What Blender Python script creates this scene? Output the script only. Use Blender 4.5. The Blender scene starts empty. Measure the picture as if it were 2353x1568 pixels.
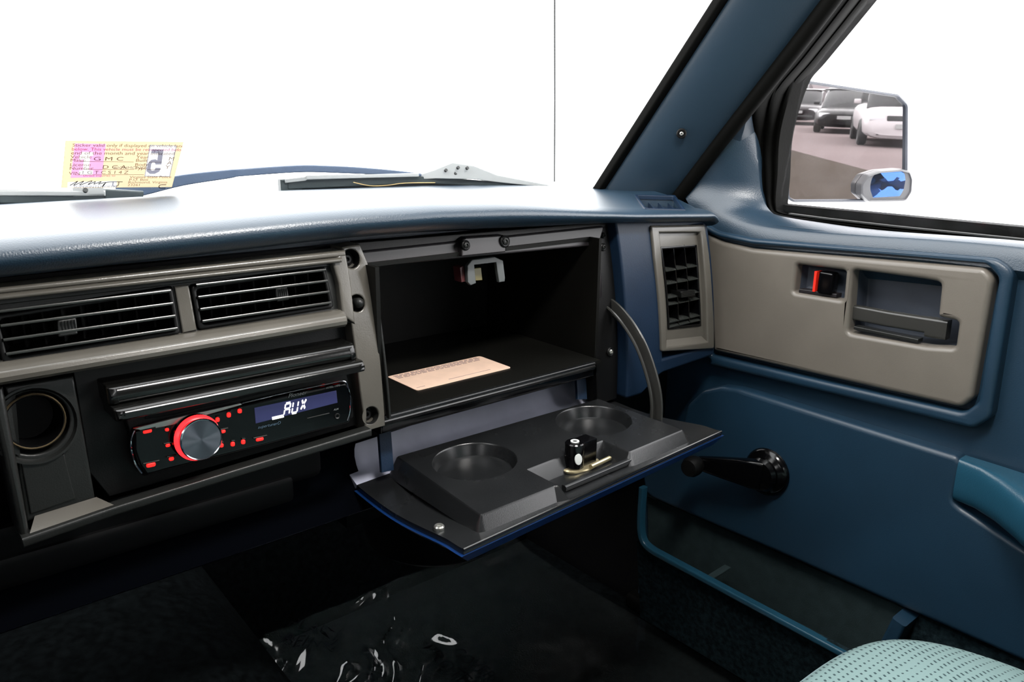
import bpy, bmesh, math, random
from mathutils import Vector, Matrix, noise
from mathutils.geometry import tessellate_polygon

# ------------------------------------------------------------------ camera, sky, exposure
S = bpy.context.scene
ZC = 0.74                      # camera height above the cab floor
FPX = 1826.910                 # focal length in pixels of the 2353 px wide frame
RC = ((0.76359247, 0.16376127, -0.6245869),
      (-0.64560404, 0.21017797, -0.73418025),
      (0.01104412, 0.96385033, 0.26621525))
cam_d = bpy.data.cameras.new('camera'); cam_d.sensor_width = 36.0; cam_d.lens = FPX / 2353 * 36
cam_d.clip_start = 0.01; cam_d.clip_end = 500
cam = bpy.data.objects.new('camera', cam_d); S.collection.objects.link(cam)
cam.matrix_world = Matrix.Translation((0, 0, ZC)) @ Matrix(RC).to_4x4()
S.camera = cam

WORLD_STRENGTH = 6.0
FILL_LAMP = 95.0            # strength of the fill lamp added under the cab roof
w = bpy.data.worlds.new('studio_white'); S.world = w; w.use_nodes = True
bg = w.node_tree.nodes['Background']
bg.inputs[0].default_value = (1.0, 1.0, 1.0, 1); bg.inputs[1].default_value = WORLD_STRENGTH
S.view_settings.view_transform = 'Standard'; S.view_settings.look = 'None'
S.view_settings.exposure = 0.0; S.view_settings.gamma = 1.0
S.view_settings.use_curve_mapping = False
try:
    S.cycles.max_bounces = 10; S.cycles.diffuse_bounces = 5; S.cycles.glossy_bounces = 5
    S.cycles.transparent_max_bounces = 16
except Exception:
    pass

# ------------------------------------------------------------------ pixel rays -> places in the cab
def ray(px, py):
    v = Vector((px - 2353 / 2, -(py - 784.0), -FPX)) / FPX
    return Matrix(RC) @ v
def onX(px, py, X): r = ray(px, py); return r * (X / r.x)
def onY(px, py, Y): r = ray(px, py); return r * (Y / r.y)
def onZ(px, py, Z): r = ray(px, py); return r * (Z / r.z)
def lerp(a, b, t): return a + (b - a) * t
def sstep(t): t = max(0, min(1, t)); return t * t * (3 - 2 * t)
def interp(tab, x):
    if x <= tab[0][0]: return tab[0][1]
    for (a, b), (c, d) in zip(tab, tab[1:]):
        if x <= c: return lerp(b, d, (x - a) / (c - a))
    return tab[-1][1]

# the bowed face of the dashboard: distance forward as a function of height
def Yf(z):
    t = max(-.3, min(1.2, (-.11 - z) / .16)); return .613 - .045 * t + .018 * t * t
def fp(px, py, h=0.0):          # a point of the dash face (X, z)
    r = ray(px, py); Y = .6
    for _ in range(25): Y = Yf(r.z / r.y * Y) - h
    return (r.x / r.y * Y, r.z / r.y * Y)
def fps(pts, h=0.0): return [fp(a, b, h) for a, b in pts]
XD = .858                       # inner face of the door trim
def dp(px, py, X=XD): p = onX(px, py, X); return (-p.y, p.z)
def dps(pts, X=XD): return [dp(a, b, X) for a, b in pts]

def FM(u, v, h): return Vector((u, Yf(v) - h, v))
def DM(u, v, h): return Vector((XD - h, -u, v))
def UP(u, v, h): return Vector((u, v, h))

# ------------------------------------------------------------------ mesh helpers (all in camera-height coordinates)
def area2(p): return sum(p[i][0] * p[(i + 1) % len(p)][1] - p[(i + 1) % len(p)][0] * p[i][1] for i in range(len(p))) / 2
def rounded(poly, r, n=5):
    out = []; N = len(poly)
    for i in range(N):
        rr = r[i] if isinstance(r, (list, tuple)) else r
        p = Vector(poly[i]); a = Vector(poly[i - 1]); b = Vector(poly[(i + 1) % N])
        da = (a - p); db = (b - p)
        if rr <= 0 or da.length < 1e-9 or db.length < 1e-9: out.append(tuple(p)); continue
        ang = da.angle(db)
        if ang > 3.05: out.append(tuple(p)); continue
        t = min(rr / math.tan(ang / 2), .45 * da.length, .45 * db.length)
        s = p + da.normalized() * t; e = p + db.normalized() * t
        for k in range(n + 1):
            q = k / n
            out.append(tuple((1 - q) ** 2 * s + 2 * q * (1 - q) * p + q * q * e))
    return out
def offset(poly, d):
    out = []; N = len(poly)
    for i in range(N):
        p = Vector(poly[i]); a = Vector(poly[i - 1]); b = Vector(poly[(i + 1) % N])
        e1 = p - a; e2 = b - p
        if e1.length < 1e-9: e1 = e2
        if e2.length < 1e-9: e2 = e1
        n1 = Vector((-e1.y, e1.x)).normalized(); n2 = Vector((-e2.y, e2.x)).normalized()
        m = n1 + n2
        if m.length < 1e-6: m = n1
        m.normalize(); c = max(.5, m.dot(n1))
        out.append(tuple(p + m * (d / c)))
    return out
def plate(polys, h0, h1, bevel=0.0, seg=3, mp=FM, cuts=None, bm=None, ucuts=None):
    """flat piece with a rounded front rim; polys[0] is the outline, the others are holes"""
    own = bmesh.new()
    loops_top, loops_bot = [], []
    for k, poly in enumerate(polys):
        poly = list(poly)
        if (area2(poly) > 0) != (k == 0): poly.reverse()
        rings = [(poly, h0)]
        if bevel > 0:
            for s in range(seg + 1):
                a = math.pi / 2 * s / seg
                rings.append((offset(poly, bevel * (1 - math.cos(a))), h1 - bevel + bevel * math.sin(a)))
        else:
            rings.append((poly, h1))
        vs = [[own.verts.new((p[0], p[1], h)) for p in rg] for rg, h in rings]
        n = len(poly)
        for A, B in zip(vs, vs[1:]):
            for i in range(n):
                own.faces.new((A[i], A[(i + 1) % n], B[(i + 1) % n], B[i]))
        loops_top.append(vs[-1]); loops_bot.append(vs[0])
    for lp in (loops_top, loops_bot):
        fill(own, lp)
    for z in (cuts or []):
        bmesh.ops.bisect_plane(own, geom=own.verts[:] + own.edges[:] + own.faces[:], plane_co=(0, z, 0), plane_no=(0, 1, 0))
    for u in (ucuts or []):
        bmesh.ops.bisect_plane(own, geom=own.verts[:] + own.edges[:] + own.faces[:], plane_co=(u, 0, 0), plane_no=(1, 0, 0))
    for v in own.verts: v.co = mp(*v.co)
    bmesh.ops.recalc_face_normals(own, faces=own.faces[:])
    return merge(bm, own)
def fill(bm, loops):
    flat = [v for l in loops for v in l]
    for tri in tessellate_polygon([[v.co.copy() for v in l] for l in loops]):
        try: bm.faces.new([flat[i] for i in tri])
        except ValueError: pass
def merge(bm, own):
    if bm is None: return own
    me = bpy.data.meshes.new('t'); own.to_mesh(me); own.free(); bm.from_mesh(me); bpy.data.meshes.remove(me)
    return bm
ZCUT = [-.11 - .012 * k for k in range(16)]
def box(c, s, rot=None, bm=None, bevel=0.0, seg=2):
    own = bmesh.new(); bmesh.ops.create_cube(own, size=1)
    for v in own.verts: v.co = Vector((v.co.x * s[0], v.co.y * s[1], v.co.z * s[2]))
    if bevel > 0: bmesh.ops.bevel(own, geom=own.edges[:], offset=bevel, segments=seg, affect='EDGES', profile=.5)
    for v in own.verts:
        if rot is not None: v.co = rot @ v.co
        v.co += Vector(c)
    return merge(bm, own)
def span(x0, x1, y0, y1, z0, z1, bm=None, bevel=0.0):
    return box(((x0 + x1) / 2, (y0 + y1) / 2, (z0 + z1) / 2), (abs(x1 - x0), abs(y1 - y0), abs(z1 - z0)), None, bm, bevel)
def lathe(profile, c, axis=(0, 0, 1), n=32, bm=None, sx=1, sy=1, side=None):
    """profile: (radius, distance along axis)"""
    own = bmesh.new(); ax = Vector(axis).normalized()
    a = Vector(side) if side is not None else ax.orthogonal(); a = (a - ax * a.dot(ax)).normalized(); b = ax.cross(a)
    prev = None
    for r, h in profile:
        if r < 1e-7: ring = [own.verts.new(Vector(c) + ax * h)]
        else: ring = [own.verts.new(Vector(c) + ax * h + a * (r * sx * math.cos(2 * math.pi * k / n)) + b * (r * sy * math.sin(2 * math.pi * k / n))) for k in range(n)]
        if prev:
            if len(prev) == 1 and len(ring) > 1:
                for k in range(n): own.faces.new((prev[0], ring[k], ring[(k + 1) % n]))
            elif len(ring) == 1 and len(prev) > 1:
                for k in range(n): own.faces.new((prev[k], ring[0], prev[(k + 1) % n]))
            elif len(ring) > 1:
                for k in range(n): own.faces.new((prev[k], ring[k], ring[(k + 1) % n], prev[(k + 1) % n]))
        prev = ring
    bmesh.ops.recalc_face_normals(own, faces=own.faces[:])
    return merge(bm, own)
def smooth_path(pts, n=6):
    P = [Vector(p) for p in pts]; out = []
    for i in range(len(P) - 1):
        p0 = P[max(i - 1, 0)]; p1 = P[i]; p2 = P[i + 1]; p3 = P[min(i + 2, len(P) - 1)]
        for k in range(n):
            t = k / n
            out.append(.5 * ((2 * p1) + (p2 - p0) * t + (2 * p0 - 5 * p1 + 4 * p2 - p3) * t * t + (3 * p1 - p0 - 3 * p2 + p3) * t ** 3))
    out.append(P[-1]); return out
def sweep(path, section, up=(0, 0, 1), bm=None, cap=True):
    """section: list of (side, up) points or a function of t giving it"""
    own = bmesh.new(); P = [Vector(p) for p in path]; rings = []; U = Vector(up)
    for i, p in enumerate(P):
        t = (P[min(i + 1, len(P) - 1)] - P[max(i - 1, 0)]).normalized()
        s = t.cross(U)
        s = s.normalized() if s.length > 1e-5 else t.orthogonal().normalized()
        u = s.cross(t).normalized()
        sec = section(i / max(1, len(P) - 1)) if callable(section) else section
        rings.append([own.verts.new(p + s * a + u * b) for a, b in sec])
    n = len(rings[0])
    for A, B in zip(rings, rings[1:]):
        for k in range(n): own.faces.new((A[k], A[(k + 1) % n], B[(k + 1) % n], B[k]))
    if cap: own.faces.new(rings[0]); own.faces.new(rings[-1][::-1])
    bmesh.ops.recalc_face_normals(own, faces=own.faces[:])
    return merge(bm, own)
def circ(r, n=10, sy=1): return [(r * math.cos(2 * math.pi * k / n), r * sy * math.sin(2 * math.pi * k / n)) for k in range(n)]
def rrect(a, b, r, n=3): return rounded([(-a, -b), (a, -b), (a, b), (-a, b)], r, n)
def tube(path, r, n=10, bm=None, up=(0, 0, 1)):
    return sweep(path, (lambda t: circ(r(t), n)) if callable(r) else circ(r, n), up, bm)
def surf(fn, nu, nv, thick=None, bm=None):
    """grid fn(u, v) -> point; thick is a vector or function(u, v) giving the other side"""
    own = bmesh.new()
    A = [[own.verts.new(fn(i / nu, j / nv)) for j in range(nv + 1)] for i in range(nu + 1)]
    for i in range(nu):
        for j in range(nv): own.faces.new((A[i][j], A[i + 1][j], A[i + 1][j + 1], A[i][j + 1]))
    if thick is not None:
        T = thick if callable(thick) else (lambda u, v: Vector(thick))
        B = [[own.verts.new(Vector(fn(i / nu, j / nv)) + T(i / nu, j / nv)) for j in range(nv + 1)] for i in range(nu + 1)]
        for i in range(nu):
            for j in range(nv): own.faces.new((B[i][j], B[i][j + 1], B[i + 1][j + 1], B[i + 1][j]))
        for i in range(nu):
            own.faces.new((A[i][0], B[i][0], B[i + 1][0], A[i + 1][0])); own.faces.new((A[i][nv], A[i + 1][nv], B[i + 1][nv], B[i][nv]))
        for j in range(nv):
            own.faces.new((A[0][j], A[0][j + 1], B[0][j + 1], B[0][j])); own.faces.new((A[nu][j], B[nu][j], B[nu][j + 1], A[nu][j + 1]))
        bmesh.ops.recalc_face_normals(own, faces=own.faces[:])
    return merge(bm, own)
def lettering(s, mp, size=1.0, h=0.0, bm=None, bold=0.0, align='CENTER'):
    """flat printed letters; mp(x, y) places a letter point of unit height"""
    cu = bpy.data.curves.new('t', 'FONT'); cu.body = s; cu.size = size; cu.align_x = align; cu.align_y = 'CENTER'
    cu.resolution_u = 3; cu.offset = bold
    o = bpy.data.objects.new('t', cu); me = bpy.data.meshes.new_from_object(o)
    own = bmesh.new(); own.from_mesh(me)
    for v in own.verts: v.co = mp(v.co.x, v.co.y)
    bpy.data.objects.remove(o); bpy.data.curves.remove(cu); bpy.data.meshes.remove(me)
    return merge(bm, own)

# ------------------------------------------------------------------ objects
C = S.collection
def root(name, loc, label, cat, group=None, kind=None):
    o = bpy.data.objects.new(name, None); C.objects.link(o); o.empty_display_size = .05
    o.location = Vector(loc) + Vector((0, 0, ZC))
    if label: o['label'] = label
    if cat: o['category'] = cat
    if group: o['group'] = group
    if kind: o['kind'] = kind
    return o
def wloc(o):
    p = Vector(o.location)
    while o.parent: o = o.parent; p += Vector(o.location)
    return p
def obj(name, bm, m, parent=None, label=None, cat=None, group=None, kind=None, smooth=35, wn=True):
    me = bpy.data.meshes.new(name)
    bm.verts.ensure_lookup_table()
    lo = Vector((min(v.co.x for v in bm.verts), min(v.co.y for v in bm.verts), min(v.co.z for v in bm.verts)))
    hi = Vector((max(v.co.x for v in bm.verts), max(v.co.y for v in bm.verts), max(v.co.z for v in bm.verts)))
    c = (lo + hi) / 2
    if parent is None: c.z = lo.z
    for v in bm.verts: v.co -= c
    bm.to_mesh(me); bm.free()
    for m_ in (m if isinstance(m, (list, tuple)) else [m]): me.materials.append(m_)
    if smooth:
        for p in me.polygons: p.use_smooth = True
        me.set_sharp_from_angle(angle=math.radians(smooth))
    o = bpy.data.objects.new(name, me); C.objects.link(o)
    c = c + Vector((0, 0, ZC))
    if parent is not None: o.parent = parent; o.location = c - wloc(parent)
    else: o.location = c
    if smooth and wn and len(me.polygons) < 20000:
        md = o.modifiers.new('wn', 'WEIGHTED_NORMAL'); md.keep_sharp = True
    if label: o['label'] = label
    if cat: o['category'] = cat
    if group: o['group'] = group
    if kind: o['kind'] = kind
    return o
def twin(src, name, loc, parent, rot=None):
    o = src.copy(); o.name = name; C.objects.link(o); o.parent = parent
    o.location = Vector(loc) + Vector((0, 0, ZC)) - wloc(parent)
    if rot is not None: o.rotation_euler = rot
    return o
def cutter(o, bm):
    """cut a hollow out of a mesh"""
    me = bpy.data.meshes.new('c'); bm.to_mesh(me); bm.free()
    k = bpy.data.objects.new('c', me); C.objects.link(k); k.location = (0, 0, ZC)
    mods = [(m.type) for m in o.modifiers]
    o.modifiers.clear()
    b = o.modifiers.new('b', 'BOOLEAN'); b.object = k; b.operation = 'DIFFERENCE'; b.solver = 'EXACT'
    bpy.context.view_layer.update(); dg = bpy.context.evaluated_depsgraph_get()
    nm = bpy.data.meshes.new_from_object(o.evaluated_get(dg)); old = o.data
    o.modifiers.clear(); o.data = nm; nm.name = old.name
    bpy.data.objects.remove(k); bpy.data.meshes.remove(me)
    for p in nm.polygons: p.use_smooth = True
    nm.set_sharp_from_angle(angle=math.radians(35))
    md = o.modifiers.new('wn', 'WEIGHTED_NORMAL'); md.keep_sharp = True

# ------------------------------------------------------------------ materials
def srgb(r, g, b):
    f = lambda c: (c / 255) / 12.92 if c / 255 <= .04045 else ((c / 255 + .055) / 1.055) ** 2.4
    return (f(r), f(g), f(b), 1)
def mat(name, col, rough=.5, metal=0.0, bump=0.0, bscale=600, vary=0.0, vscale=20, spec=.5, kind='noise', coat=0.0, col2=None, emit=None, estr=0.0, rvary=0.0):
    m = bpy.data.materials.new(name); m.use_nodes = True; nt = m.node_tree; N = nt.nodes; L = nt.links
    P = N['Principled BSDF']; P.inputs['Base Color'].default_value = col; P.inputs['Roughness'].default_value = rough
    P.inputs['Metallic'].default_value = metal; P.inputs['Specular IOR Level'].default_value = spec
    P.inputs['Coat Weight'].default_value = coat; P.inputs['Coat Roughness'].default_value = .12
    if emit: P.inputs['Emission Color'].default_value = emit; P.inputs['Emission Strength'].default_value = estr
    tc = N.new('ShaderNodeTexCoord')
    if vary > 0 or col2 or rvary > 0:
        nz = N.new('ShaderNodeTexNoise'); nz.inputs['Scale'].default_value = vscale; nz.inputs['Detail'].default_value = 4
        L.new(tc.outputs['Object'], nz.inputs['Vector'])
        if vary > 0 or col2:
            rp = N.new('ShaderNodeValToRGB'); rp.color_ramp.elements[0].position = .35; rp.color_ramp.elements[1].position = .7
            rp.color_ramp.elements[0].color = tuple(c * (1 - vary) for c in col[:3]) + (1,)
            rp.color_ramp.elements[1].color = col2 or (tuple(min(1, c * (1 + vary)) for c in col[:3]) + (1,))
            L.new(nz.outputs['Fac'], rp.inputs['Fac']); L.new(rp.outputs['Color'], P.inputs['Base Color'])
        if rvary > 0:
            mr = N.new('ShaderNodeMapRange'); mr.inputs['To Min'].default_value = max(.02, rough - rvary); mr.inputs['To Max'].default_value = min(1, rough + rvary)
            L.new(nz.outputs['Fac'], mr.inputs['Value']); L.new(mr.outputs['Result'], P.inputs['Roughness'])
    if bump > 0:
        if kind == 'voronoi':
            t = N.new('ShaderNodeTexVoronoi'); t.feature = 'SMOOTH_F1'; t.inputs['Scale'].default_value = bscale; out = t.outputs['Distance']
        else:
            t = N.new('ShaderNodeTexNoise'); t.inputs['Scale'].default_value = bscale; t.inputs['Detail'].default_value = 3; out = t.outputs['Fac']
        L.new(tc.outputs['Object'], t.inputs['Vector'])
        b = N.new('ShaderNodeBump'); b.inputs['Strength'].default_value = bump; b.inputs['Distance'].default_value = .0006
        L.new(out, b.inputs['Height']); L.new(b.outputs['Normal'], P.inputs['Normal'])
    return m
BLUE = srgb(38, 78, 108)
M = {}
M['pad'] = mat('blue_grained_vinyl', srgb(28, 47, 62), .37, spec=.75, bump=.22, bscale=900, kind='voronoi', vary=.1, vscale=8)
M['blue'] = mat('blue_moulded_plastic', srgb(19, 43, 60), .42, bump=.22, bscale=700, vary=.12, vscale=9)
M['bluedash'] = mat('blue_dash_plastic', srgb(16, 33, 52), .45, spec=.25, bump=.25, bscale=600, vary=.12, vscale=14)
M['bluesat'] = mat('blue_glossy_plastic', srgb(10, 38, 80), .28, bump=.1, bscale=500)
M['teal'] = mat('teal_armrest_vinyl', srgb(26, 64, 82), .28, bump=.2, bscale=900, kind='voronoi', vary=.1, vscale=12)
M['pillar'] = mat('blue_pillar_plastic', srgb(29, 46, 59), .46, bump=.25, bscale=800, vary=.1, vscale=6)
M['grey'] = mat('warm_grey_plastic', srgb(82, 79, 73), .24, bump=.12, bscale=900, vary=.07, vscale=18)
M['greydoor'] = mat('warm_grey_satin_paint', srgb(96, 91, 84), .36, bump=.16, bscale=1400, vary=.05, vscale=25)
M['greydk'] = mat('dark_grey_plastic', srgb(27, 28, 27), .36, spec=.35, bump=.2, bscale=900, vary=.08, vscale=20)
M['black'] = mat('black_plastic', srgb(10, 10, 10), .42, spec=.22, bump=.15, bscale=900)
M['gloss'] = mat('gloss_black_plastic', srgb(4, 4, 5), .16, spec=.35)
M['semigloss'] = mat('semi_gloss_black_trim', srgb(46, 46, 44), .22, bump=.06, bscale=500)
M['rubber'] = mat('black_rubber', srgb(9, 9, 8), .6, spec=.04, bump=.3, bscale=300)
M['liner'] = mat('glove_box_liner', srgb(13, 13, 11), .45, spec=.2, bump=.2, bscale=600, vary=.1, vscale=14)
M['lid'] = mat('black_lid_plastic', srgb(20, 21, 22), .26, bump=.12, bscale=1200, vary=.1, vscale=26, rvary=.05)
M['flange'] = mat('reflection_tinted_plastic', srgb(160, 162, 178), .34, bump=.08, bscale=700, vary=.12, vscale=20)  # pale violet base colour stands for light reflected off the curved flange
M['rail'] = mat('grey_painted_metal', srgb(30, 27, 29), .38, spec=.4, bump=.08, bscale=300, vary=.15, vscale=30)
M['steel'] = mat('dull_steel', srgb(170, 170, 165), .32, metal=.9, bump=.1, bscale=300, vary=.1)
M['zinc'] = mat('yellowish_zinc', srgb(176, 164, 130), .3, metal=.8, bump=.1, bscale=300)
M['chrome'] = mat('chrome', srgb(215, 218, 225), .12, metal=1)
M['carpet'] = mat('dark_blue_green_carpet', srgb(9, 12, 13), .95, bump=1.0, bscale=520, vary=.5, vscale=120, spec=.02)
M['carpetgrey'] = mat('grey_green_felt', srgb(34, 46, 48), .9, bump=.6, bscale=700, vary=.15, vscale=60, spec=.15)
M['doorcarpet'] = mat('blue_green_door_carpet', srgb(26, 37, 41), .95, bump=1.0, bscale=520, vary=.5, vscale=150, spec=.02)
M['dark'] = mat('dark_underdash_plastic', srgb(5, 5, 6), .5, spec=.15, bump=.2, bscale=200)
M['head'] = mat('grey_headliner_cloth', srgb(66, 70, 74), .95, bump=.4, bscale=900, spec=.1)
M['shell'] = mat('dark_blue_cab_trim', srgb(22, 32, 42), .7, bump=.2, bscale=300)
M['red'] = mat('glowing_red_button', (.5, .0, .0, 1), .4, emit=(1, .015, .012, 1), estr=2.2)
M['redring'] = mat('glowing_red_ring', (.6, .01, .01, 1), .3, emit=(1, .02, .025, 1), estr=2.6)
M['lcd'] = mat('indigo_display', srgb(24, 26, 52), .25, emit=srgb(58, 60, 105), estr=.55)
M['white_lit'] = mat('lit_display_segment', (.8, .8, .8, 1), .4, emit=(1, .98, 1, 1), estr=2.5)
M['print'] = mat('grey_print', srgb(120, 124, 124), .5)
M['redlock'] = mat('red_lock_marker', srgb(225, 40, 24), .4)
# ================================================================== the cab itself
FLOOR = -ZC
FAR = [(-.7, .80), (-.3, .885), (.0, .905), (.124, .9135), (.245, .9236), (.443, .9141), (.615, .8839), (.72, .825), (.797, .752), (.8414, .658), (.9, .60)]
def Yfar(x): return interp(FAR, x)
def glassY(x, z):          # curved foot, straight header
    t = (z + .085) / .465; return lerp(Yfar(x) + .012, .405, t)

# window glass: thin, clear, with a faint sheen
def glass_mat(name, tint, gl, haze=0.0):
    m = bpy.data.materials.new(name); m.use_nodes = True; nt = m.node_tree; N = nt.nodes; L = nt.links
    for n in list(N): N.remove(n)
    o = N.new('ShaderNodeOutputMaterial'); t = N.new('ShaderNodeBsdfTransparent'); t.inputs[0].default_value = tint
    g = N.new('ShaderNodeBsdfGlossy'); g.inputs['Roughness'].default_value = .02
    mx = N.new('ShaderNodeMixShader'); mx.inputs[0].default_value = gl
    L.new(t.outputs[0], mx.inputs[1]); L.new(g.outputs[0], mx.inputs[2]); last = mx
    if haze > 0:
        d = N.new('ShaderNodeBsdfTranslucent'); d.inputs[0].default_value = (.9, .9, .95, 1)
        tc = N.new('ShaderNodeTexCoord'); nz = N.new('ShaderNodeTexNoise'); nz.inputs['Scale'].default_value = 25; nz.inputs['Detail'].default_value = 8
        L.new(tc.outputs['Object'], nz.inputs['Vector'])
        mr = N.new('ShaderNodeMapRange'); mr.inputs['From Min'].default_value = .35; mr.inputs['From Max'].default_value = .8; mr.inputs['To Max'].default_value = haze
        L.new(nz.outputs['Fac'], mr.inputs['Value'])
        m2 = N.new('ShaderNodeMixShader'); L.new(mr.outputs['Result'], m2.inputs[0]); L.new(last.outputs[0], m2.inputs[1]); L.new(d.outputs[0], m2.inputs[2]); last = m2
    L.new(last.outputs[0], o.inputs['Surface'])
    return m
M['glass'] = glass_mat('windscreen_glass', (.985, .99, .99, 1), .02)
M['sideglass'] = glass_mat('side_window_glass', (.985, .985, .99, 1), .004, .010)

# ---- windscreen and side window
bm = surf(lambda u, v: Vector((lerp(-.66, .80, u), glassY(lerp(-.66, .80, u), lerp(-.095, .38, v)), lerp(-.095, .38, v))), 40, 8, (0, .004, .002))
obj('window_1', bm, M['glass'], label='clear raked windscreen above the dashboard', kind='structure')

# ---- roof, rear wall, left wall of the cab (all behind or above the camera)
bm = surf(lambda u, v: Vector((lerp(-.70, .90, u), lerp(-.86, glassY(lerp(-.70, .80, u), .38) + .01, v), .38 + .035 * math.sin(math.pi * u) * math.sin(math.pi * min(1, v + .02)))), 16, 12, (0, 0, .03))
obj('ceiling', bm, M['head'], label='grey cloth headliner of the cab roof', kind='structure')
def RM(u, v, h): return Vector((u, -.86 + h, v))
bm = plate([[(-.70, FLOOR), (.90, FLOOR), (.90, .38), (-.70, .38)], rounded([(-.20, .06), (.30, .06), (.28, .20), (-.18, .20)], .04)], 0, .02, mp=RM)  # rear window opening kept small to hold back fill light
obj('wall_back', bm, M['shell'], label='dark rear wall of the cab with a small window opening', kind='structure')
def LM(u, v, h): return Vector((-.70 + h, u, v))
bm = plate([[(-.86, FLOOR), (1.25, FLOOR), (1.25, -.10), (.82, -.10), (.42, .38), (-.86, .38)], rounded([(-.30, .04), (.05, .04), (.02, .24), (-.26, .24)], .04)], 0, .03, mp=LM)  # side window opening shrunk to cut fill light on the dash
obj('wall_left', bm, M['shell'], label='dark driver side of the cab with a window opening', kind='structure')

# ---- fill lamp added on the headliner, out of view, for edge highlights
dl = root('added_fill_lamp', (.42, .20, .372), 'small rectangular fill lamp added unseen on the cab ceiling', 'lamp')
obj('fill_lamp_base', span(.28, .56, .14, .26, .372, .40, None, .006), M['shell'], dl)
M['lens'] = mat('lit_fill_lens', (.9, .9, .88, 1), .4, emit=(1, .97, .93, 1), estr=FILL_LAMP)
obj('lamp_lens', span(.29, .55, .148, .252, .360, .373, None, .005), M['lens'], dl)

# ---- floor pan, tunnel, toe board, kick panel
bm = span(-.70, .93, -.86, 1.00, FLOOR - .03, FLOOR)
obj('floor', bm, M['carpet'], label='dark carpeted cab floor', kind='structure')
bm = surf(lambda u, v: Vector((lerp(-.70, .93, u), .98 + .10 * sstep(v) + .05 * v, FLOOR - .005 + .62 * v)), 8, 10, (0, .04, -.02))
obj('wall_front', bm, M['carpet'], label='dark carpeted toe board at the front of the footwell', kind='structure')
def tunnel(u, v):
    a = math.pi * v
    return Vector((.12 - .24 * math.copysign(abs(math.cos(a)) ** .6, math.cos(a)) * (1 + .12 * u) - .06, lerp(-.86, 1.1, u), FLOOR - .01 + (.16 + .1 * u) * abs(math.sin(a)) ** .7))
obj('trim_3', surf(tunnel, 14, 18, (0, 0, -.012)), M['carpet'], label='carpeted transmission tunnel beside the footwell', kind='structure')
bm = surf(lambda u, v: Vector((.875 + .01 * math.sin(math.pi * v), lerp(.705, 1.2, u), lerp(FLOOR, -.14, v))), 6, 6, (.05, 0, 0))
obj('wall_right', bm, M['dark'], label='dark kick panel in front of the passenger door', kind='structure')
bm = span(.872, .93, .645, .715, -.20, -.055, None, .004)  # filler block added to stop the white background leaking through
obj('trim_6', bm, M['rubber'], label='black filler block closing the light gap between dashboard end and door', kind='structure')
# door sill plate on the floor
bm = sweep([(.885, -.8, FLOOR + .012), (.885, .72, FLOOR + .012)], rrect(.03, .012, .008), up=(0, 0, 1))
obj('trim_4', bm, M['rubber'], label='door sill plate along the passenger side of the floor', kind='structure')

# ---- A-pillar: two edges taken from where they stand, bulged between
pl0, pl1 = onX(1388, 432, .795), onX(1668, 0, .795)
pr0, pr1 = onX(1562, 446, .862), onX(1903, 0, .862)
def along(a, b, z): return a + (b - a) * ((z - a.z) / (b.z - a.z))
def pillar(u, v):
    z = lerp(-.11, .39, v)
    a = along(pl0, pl1, z); b = along(pr0, pr1, z)
    p = a.lerp(b, u)
    return p + Vector((-.012, -.010, .004)) * (4 * u * (1 - u)) ** .7
bm = surf(pillar, 18, 16, (.02, .035, .0))
pil = obj('trim_1', bm, M['pillar'], label='blue grained windscreen pillar cover with one screw', kind='structure')
sc = onX(1566, 307, .812)
nrm = Vector((-.75, -.62, -.1)).normalized()
bm = lathe([(0, -.002), (.0062, -.002), (.0062, .0006), (.0052, .0016), (.0036, .0016), (.0034, .0006), (0, .0006)], sc, nrm, 20)
s1 = obj('screw', bm, M['black'], pil)
bm = lathe([(0, -.001), (.0024, -.001), (.0024, .0018), (.0015, .0024), (.0012, .0012), (0, .0012)], sc, nrm, 12)
obj('screw_head', bm, M['steel'], s1)
# rubber edge between glass and pillar
path = [along(pl0, pl1, z) + Vector((-.004, .004, 0)) for z in (-.11, -.05, .05, .15, .39)]
bm = sweep(path, rrect(.007, .006, .003), up=(0, 1, .3))
obj('trim_2', bm, M['rubber'], label='black rubber glass seal along the windscreen pillar', kind='structure')

# ================================================================== passenger door
door = root('door_1', (.90, .2, FLOOR), 'blue passenger door with grey insert, crank and map pocket', None, kind='structure')
HOLE_H = rounded(dps([(1960, 620), (2120, 641), (2164, 649), (2156, 728), (2204, 738), (2196, 800), (2130, 796), (1950, 765)], XD), [.006, .03, .006, .004, .005, .005, .003, .006], 4)
HOLE_L = rounded(dps([(1832, 608), (1945, 622), (1938, 690), (1825, 672)], XD), .004, 4)
HOLE_H2 = offset(HOLE_H, .004) if area2(HOLE_H) < 0 else offset(HOLE_H[::-1], .004)
HOLE_L2 = offset(HOLE_L, .002) if area2(HOLE_L) < 0 else offset(HOLE_L[::-1], .002)
# inner slab
outl = [(-.71, -.118), (.85, -.118), (.85, FLOOR + .02), (-.71, FLOOR + .02)]
bm = plate([outl, HOLE_H2, HOLE_L2], -.07, -.014, mp=DM)
obj('door_core', bm, M['blue'], door)
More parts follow.
